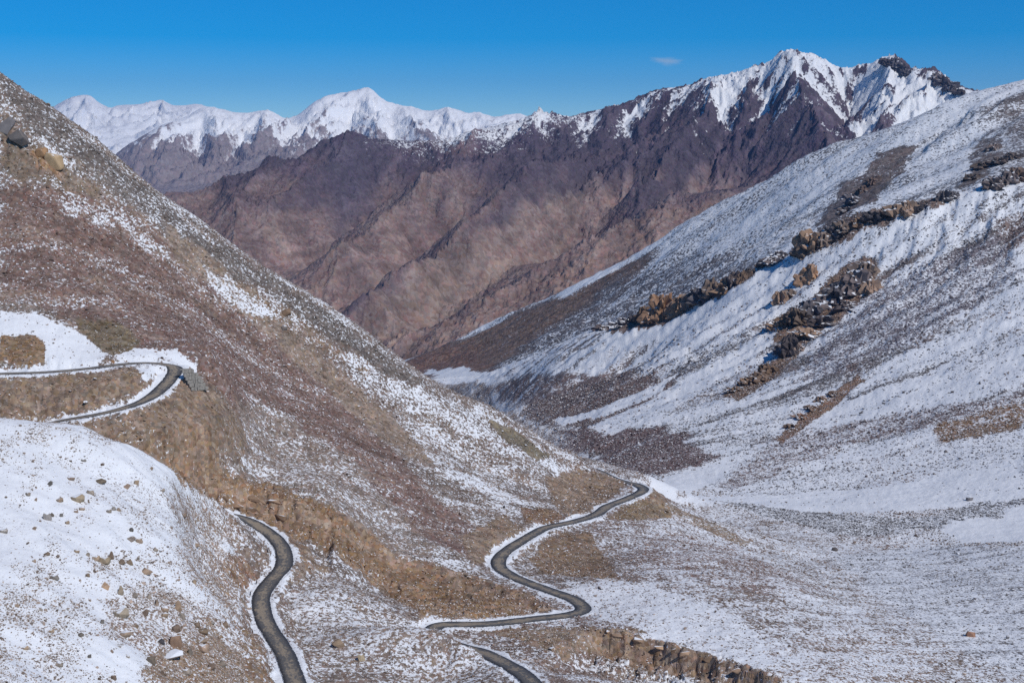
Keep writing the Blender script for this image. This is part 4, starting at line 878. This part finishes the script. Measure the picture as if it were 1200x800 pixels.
outcrop('cracked tan cliff under the snowy ledge at the bottom right', A, [(724,744,12,8),(748,750,13,9),(776,758,13,9),(803,765,13,10),(832,773,13,9),(866,785,13,9),(790,762,9,10),(846,778,9,10)],
        330, 460, [(.31, .21, .14), (.28, .19, .13), (.34, .23, .15)], cat='cliff', name='cliff', partname='cliff_block', deep=.45, blocky=True)
outcrop('blocky orange-brown cliff above the bend of the foreground road', A, [(276,592,14,10),(294,598,16,12),(312,604,16,14),(330,606,16,10),(348,614,14,8),(300,584,16,8),(322,588,14,8),(262,584,12,8),(304,604,9,14)],
        400, 560, [(.31, .21, .14), (.27, .18, .12)], cat='cliff', name='cliff', partname='cliff_block', deep=.45, blocky=True)

# stepped stone wall holding up the outer edge of the hairpin
wm, t, b = nodes('wall_stone'); tc = nd(t, 'ShaderNodeTexCoord').outputs['Object']
n = nd(t, 'ShaderNodeTexVoronoi', i_Scale=1.6); t.links.new(tc, n.inputs['Vector']); n2_ = nd(t, 'ShaderNodeTexNoise', i_Scale=.6, i_Detail=4.); t.links.new(tc, n2_.inputs['Vector'])
t.links.new(mix(t, n2_.outputs[0], mix(t, n.outputs['Distance'], (.33, .31, .28), (.2, .185, .165)), (.34, .31, .27)), b.inputs['Base Color'])
bp = nd(t, 'ShaderNodeBump', i_Strength=.7, i_Distance=.2); t.links.new(n.outputs['Distance'], bp.inputs['Height']); t.links.new(bp.outputs[0], b.inputs['Normal'])
wx, wy = A.vis(232, 455, 440, 500); wz = float(A.height(np.array([wx]), np.array([wy]))[0])
e = bpy.data.objects.new('retaining_wall', None); C.objects.link(e); e.location = (wx, wy, wz - .6); e.rotation_euler = (0, 0, .45); tag(e, 'grey stepped stone retaining wall below the upper hairpin', 'wall')
for k in range(6):
    bm = bmesh.new(); L = 5.0 - .2 * k; off = -.55 * k; x_ = -L / 2
    while x_ < L / 2:
        bw = rng.uniform(.7, 1.2); j = Vector((rng.uniform(-.06, .06), rng.uniform(-.1, .1), rng.uniform(-.05, .05)))
        M_ = Matrix.Translation(Vector((x_ + bw / 2 + off, 0, .6)) + j) @ Matrix.Diagonal((bw * .96, 1.3, 1.16, 1))
        r_ = bmesh.ops.create_cube(bm, size=1, matrix=M_); x_ += bw
    bmesh.ops.bevel(bm, geom=list(bm.edges), offset=.08, segments=1, affect='EDGES')
    for v in bm.verts: v.co += mn.noise_vector(v.co * 1.3 + Vector((k * 7, 0, 0))) * .09
    me = bpy.data.meshes.new('wall_tier'); bm.to_mesh(me); bm.free(); o = link('wall_tier', me, wm, e); o.location = (0, k * .62, k * 1.15)
bm = bmesh.new(); bmesh.ops.create_cube(bm, size=1, matrix=Matrix.Translation((-3.1, 3.7, 7.05)) @ Matrix.Diagonal((4.4, 1.2, .25, 1))); bmesh.ops.bevel(bm, geom=list(bm.edges), offset=.06, segments=1, affect='EDGES')
me = bpy.data.meshes.new('wall_coping'); bm.to_mesh(me); bm.free(); link('wall_coping', me, wm, e)

# marker posts beside the foreground road
pm, t, b = nodes('dark_painted_post'); b.inputs['Base Color'].default_value = (.035, .035, .04, 1); b.inputs['Roughness'].default_value = .6
def post_mesh():
    bm = bmesh.new(); bmesh.ops.create_cone(bm, cap_ends=True, segments=10, radius1=.17, radius2=.13, depth=1.3, matrix=Matrix.Translation((0, 0, .55)))
    bmesh.ops.create_cone(bm, cap_ends=True, segments=10, radius1=.13, radius2=.04, depth=.12, matrix=Matrix.Translation((0, 0, 1.26)))
    me = bpy.data.meshes.new('post'); bm.to_mesh(me); bm.free(); me.materials.append(pm); return me
pmsh = post_mesh()
for px, py, lab in [(314,647,'short dark marker post on the snowy verge inside the upper bend of the foreground road'), (300,684,'short dark marker post on the verge where the foreground road bends left'), (293,697,'short dark marker post standing farthest left on the snow beside the foreground road')]:
    x, y = A.vis(px, py, 330, 460); z = float(A.height(np.array([x]), np.array([y]))[0])
    o = bpy.data.objects.new('marker_post', pmsh); C.objects.link(o); o.location = (x, y, z - .15); o.rotation_euler = (rng.uniform(-.08, .08), rng.uniform(-.15, .15), 0); tag(o, lab, 'post', 'marker posts beside the foreground road')

# air
hz = bpy.data.materials.new('air'); hz.use_nodes = True; t = hz.node_tree; t.nodes.clear()
o = t.nodes.new('ShaderNodeOutputMaterial'); v = t.nodes.new('ShaderNodeVolumePrincipled')
v.inputs['Color'].default_value = (.27, .47, .95, 1); v.inputs['Density'].default_value = 2.0e-5; v.inputs['Anisotropy'].default_value = .1
t.links.new(v.outputs[0], o.inputs['Volume'])
me = bpy.data.meshes.new('haze'); xa, xb, ya, yb, za, zb = -14000, 14000, -500, 29500, -2600, 1500
me.from_pydata([(x, y, z) for x in (xa, xb) for y in (ya, yb) for z in (za, zb)], [], [(0, 1, 3, 2), (4, 6, 7, 5), (0, 4, 5, 1), (2, 3, 7, 6), (0, 2, 6, 4), (1, 5, 7, 3)])
ho = link('haze', me, hz); tag(ho, kind='stuff')
